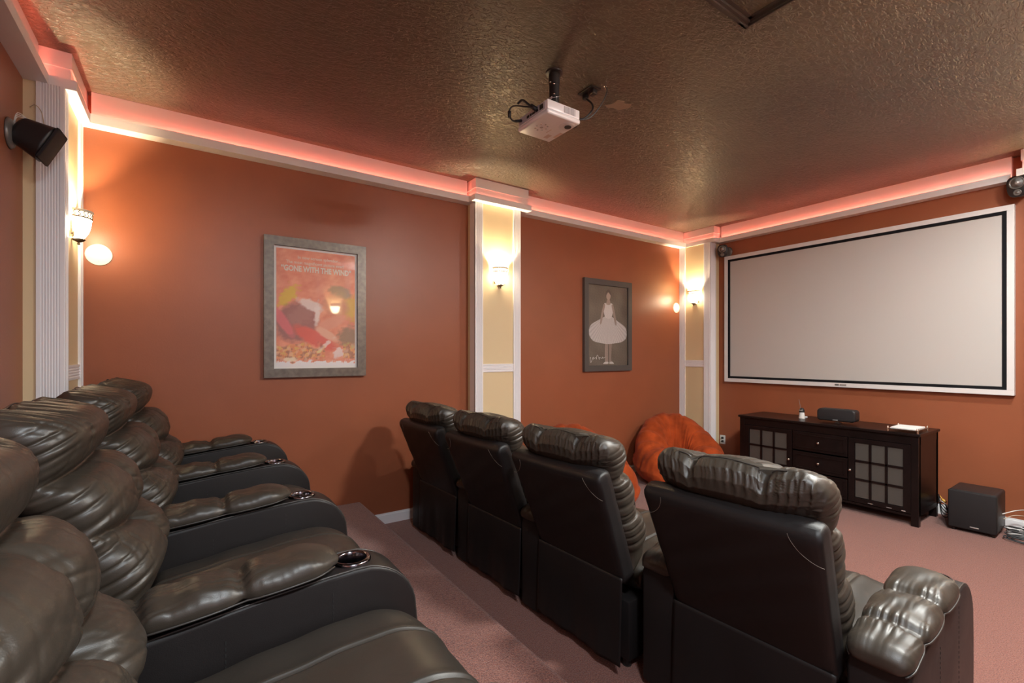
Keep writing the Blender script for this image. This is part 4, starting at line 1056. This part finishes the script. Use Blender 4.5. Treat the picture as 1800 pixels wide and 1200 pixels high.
# ================================================================== SATELLITE SPEAKERS
def satellite(label, loc, wall_dir, aim, tilt, sc=1.0, grille=False, wires=False, arm=.055):
    """wall_dir: unit vector away from the wall; aim: yaw of the speaker face; loc on the wall"""
    t = thing('satellite_speaker', label, 'speaker', loc, 0, 'small satellite speakers on the walls')
    a = math.atan2(wall_dir[1], wall_dir[0])
    bm = B(); lathe(bm, [(.052, 0), (.056, .003), (.050, .011), (.020, .018), (0, .019)], 36, Matrix.Rotation(a, 4, 'Z') @ Matrix.Rotation(math.pi/2, 4, 'Y') @ Matrix.Scale(sc*1.3, 4)); pl_ = obj('wall_plate', bm, M_grey, t, True)
    ctr = Vector(wall_dir)*(arm+.075)
    bm = B(); tube(bm, [Vector(wall_dir)*.01, Vector(wall_dir)*(arm+.02)], .014, 12); obj('swivel_arm', bm, M_grey, t, True)
    R_ = Matrix.Translation(ctr) @ Matrix.Rotation(aim, 4, 'Z') @ Matrix.Rotation(tilt, 4, 'Y') @ Matrix.Scale(sc, 4)
    # body: tapered rounded, front at +x
    N, M = 26, 40; ph = np.linspace(0, 2*np.pi, M, endpoint=False); V = []
    xs = np.linspace(-.075, .072, N)
    for x in xs:
        u = (x+.075)/.147; q = math.sqrt(max(0, 1-max(0, (.22-u)/.22)**2)); q2 = math.sqrt(max(0, 1-max(0, (u-.9)/.1)**2*.35))
        wy = (.046+.030*u)*max(q, .15)*q2; wz = (.060+.034*u)*max(q, .15)*q2; e = 3.2
        for p in ph:
            V.append((x, wy*math.copysign(abs(math.cos(p))**(2/e), math.cos(p))*(1-.16*(math.sin(p) < 0)*abs(math.sin(p))), wz*math.copysign(abs(math.sin(p))**(2/e), math.sin(p))))
    F = [(i_*M+k, i_*M+(k+1) % M, (i_+1)*M+(k+1) % M, (i_+1)*M+k) for i_ in range(N-1) for k in range(M)]+[tuple(range(M))[::-1], tuple((N-1)*M+k for k in range(M))]
    me = bpy.data.meshes.new('b'); me.from_pydata(V, [], F); bm = B(); bm.from_mesh(me); bmesh.ops.transform(bm, matrix=R_, verts=bm.verts)
    cab = obj('cabinet', bm, M_black, t, 'auto')
    if grille:
        bm = B(); box(bm, .070, .082, -.070, .070, -.088, .088, .010, 3, R_); obj('grille', bm, M_blackfab, cab, 'auto')
    else:
        Rf = R_ @ Matrix.Translation((.070, 0, .028)) @ Matrix.Rotation(math.pi/2, 4, 'Y')
        bm = B(); lathe(bm, [(.050, 0), (.052, .006), (.046, .008), (.040, .002)], 32, Rf, cap=False); obj('driver_ring', bm, M_grey, cab, True)
        bm = B(); lathe(bm, [(.040, .003), (.018, -.004), (.017, .004), (.008, .010), (0, .011)], 32, Rf); obj('woofer_cone', bm, M_silv, cab, True)
        Rf = R_ @ Matrix.Translation((.072, 0, -.054)) @ Matrix.Rotation(math.pi/2, 4, 'Y')
        bm = B(); lathe(bm, [(.026, 0), (.027, .004), (.020, .003), (.010, .001), (.009, .006), (0, .008)], 24, Rf); obj('tweeter', bm, M_grey, cab, True)
    if wires:
        bm = B()
        for k in range(3):
            pts = [Vector(wall_dir)*.015+Vector((0, .01*k, .05)), Vector(wall_dir)*.03+Vector((0, .015, .115-.01*k)), Vector(wall_dir)*.075+Vector((0, .02, .075)), Vector(wall_dir)*.07+Vector((0, 0, .02-.02*k))]
            tube(bm, [tuple(p) for p in spline(pts, 20)], .0018, 5)
        obj('speaker_wire', bm, M_cablew, t, True)
        bm = B(); tube(bm, [Vector(wall_dir)*.062+Vector((0, 0, .012)), Vector(wall_dir)*.085+Vector((0, -.005, .0))], .008, 10); obj('terminal', bm, M_steel, t)
    return t
satellite('dark satellite speaker on a round wall plate at the far left, beside the rear pilaster', (XR, 3.33, CH+1.10), (1, -.0, 0), math.radians(-4), math.radians(26), 1.04, True, True, .012)
satellite('small dark speaker on the wall between corner pilaster and screen', (XS, 3.51, CH+1.36), (-1, 0, 0), math.radians(180+18), math.radians(8), .88, False, False, .03)
satellite('dark speaker with silver driver above the right end of the screen', (XS, .835, CH+1.42), (-1, 0, 0), math.radians(180-14), math.radians(8), .98, False, False, .03)
# loose wire above the rear pilaster strip
bm = B(); tube(bm, [tuple(p) for p in spline([(-.715, 3.555, CH+1.335), (-.69, 3.535, CH+1.345), (-.665, 3.53, CH+1.31), (-.655, 3.535, CH+1.23), (-.66, 3.545, CH+1.15)], 30)], .002, 6)
tag(obj('loose_wire', bm, mat('tan_wire', (.55, .42, .28), .5), None, True), 'thin tan wire poking out of the rear corner pilaster above the speaker', 'wire')


for o in list(C.objects):
    if o.type == 'MESH' and o.name.split('.')[0] in ('fascia', 'soffit_board', 'lip_board', 'led_strip', 'side_rails', 'hinge_tabs', 'bolt', 'port', 'buttons', 'speaker_wire', 'side_vent', 'label_print'):
        o.name = {'side_rails': 'side_rail', 'hinge_tabs': 'hinge_tab', 'buttons': 'button', 'side_vent': 'vent_slot', 'label_print': 'printed_mark'}.get(o.name.split('.')[0], o.name.split('.')[0])
        split_loose(o)
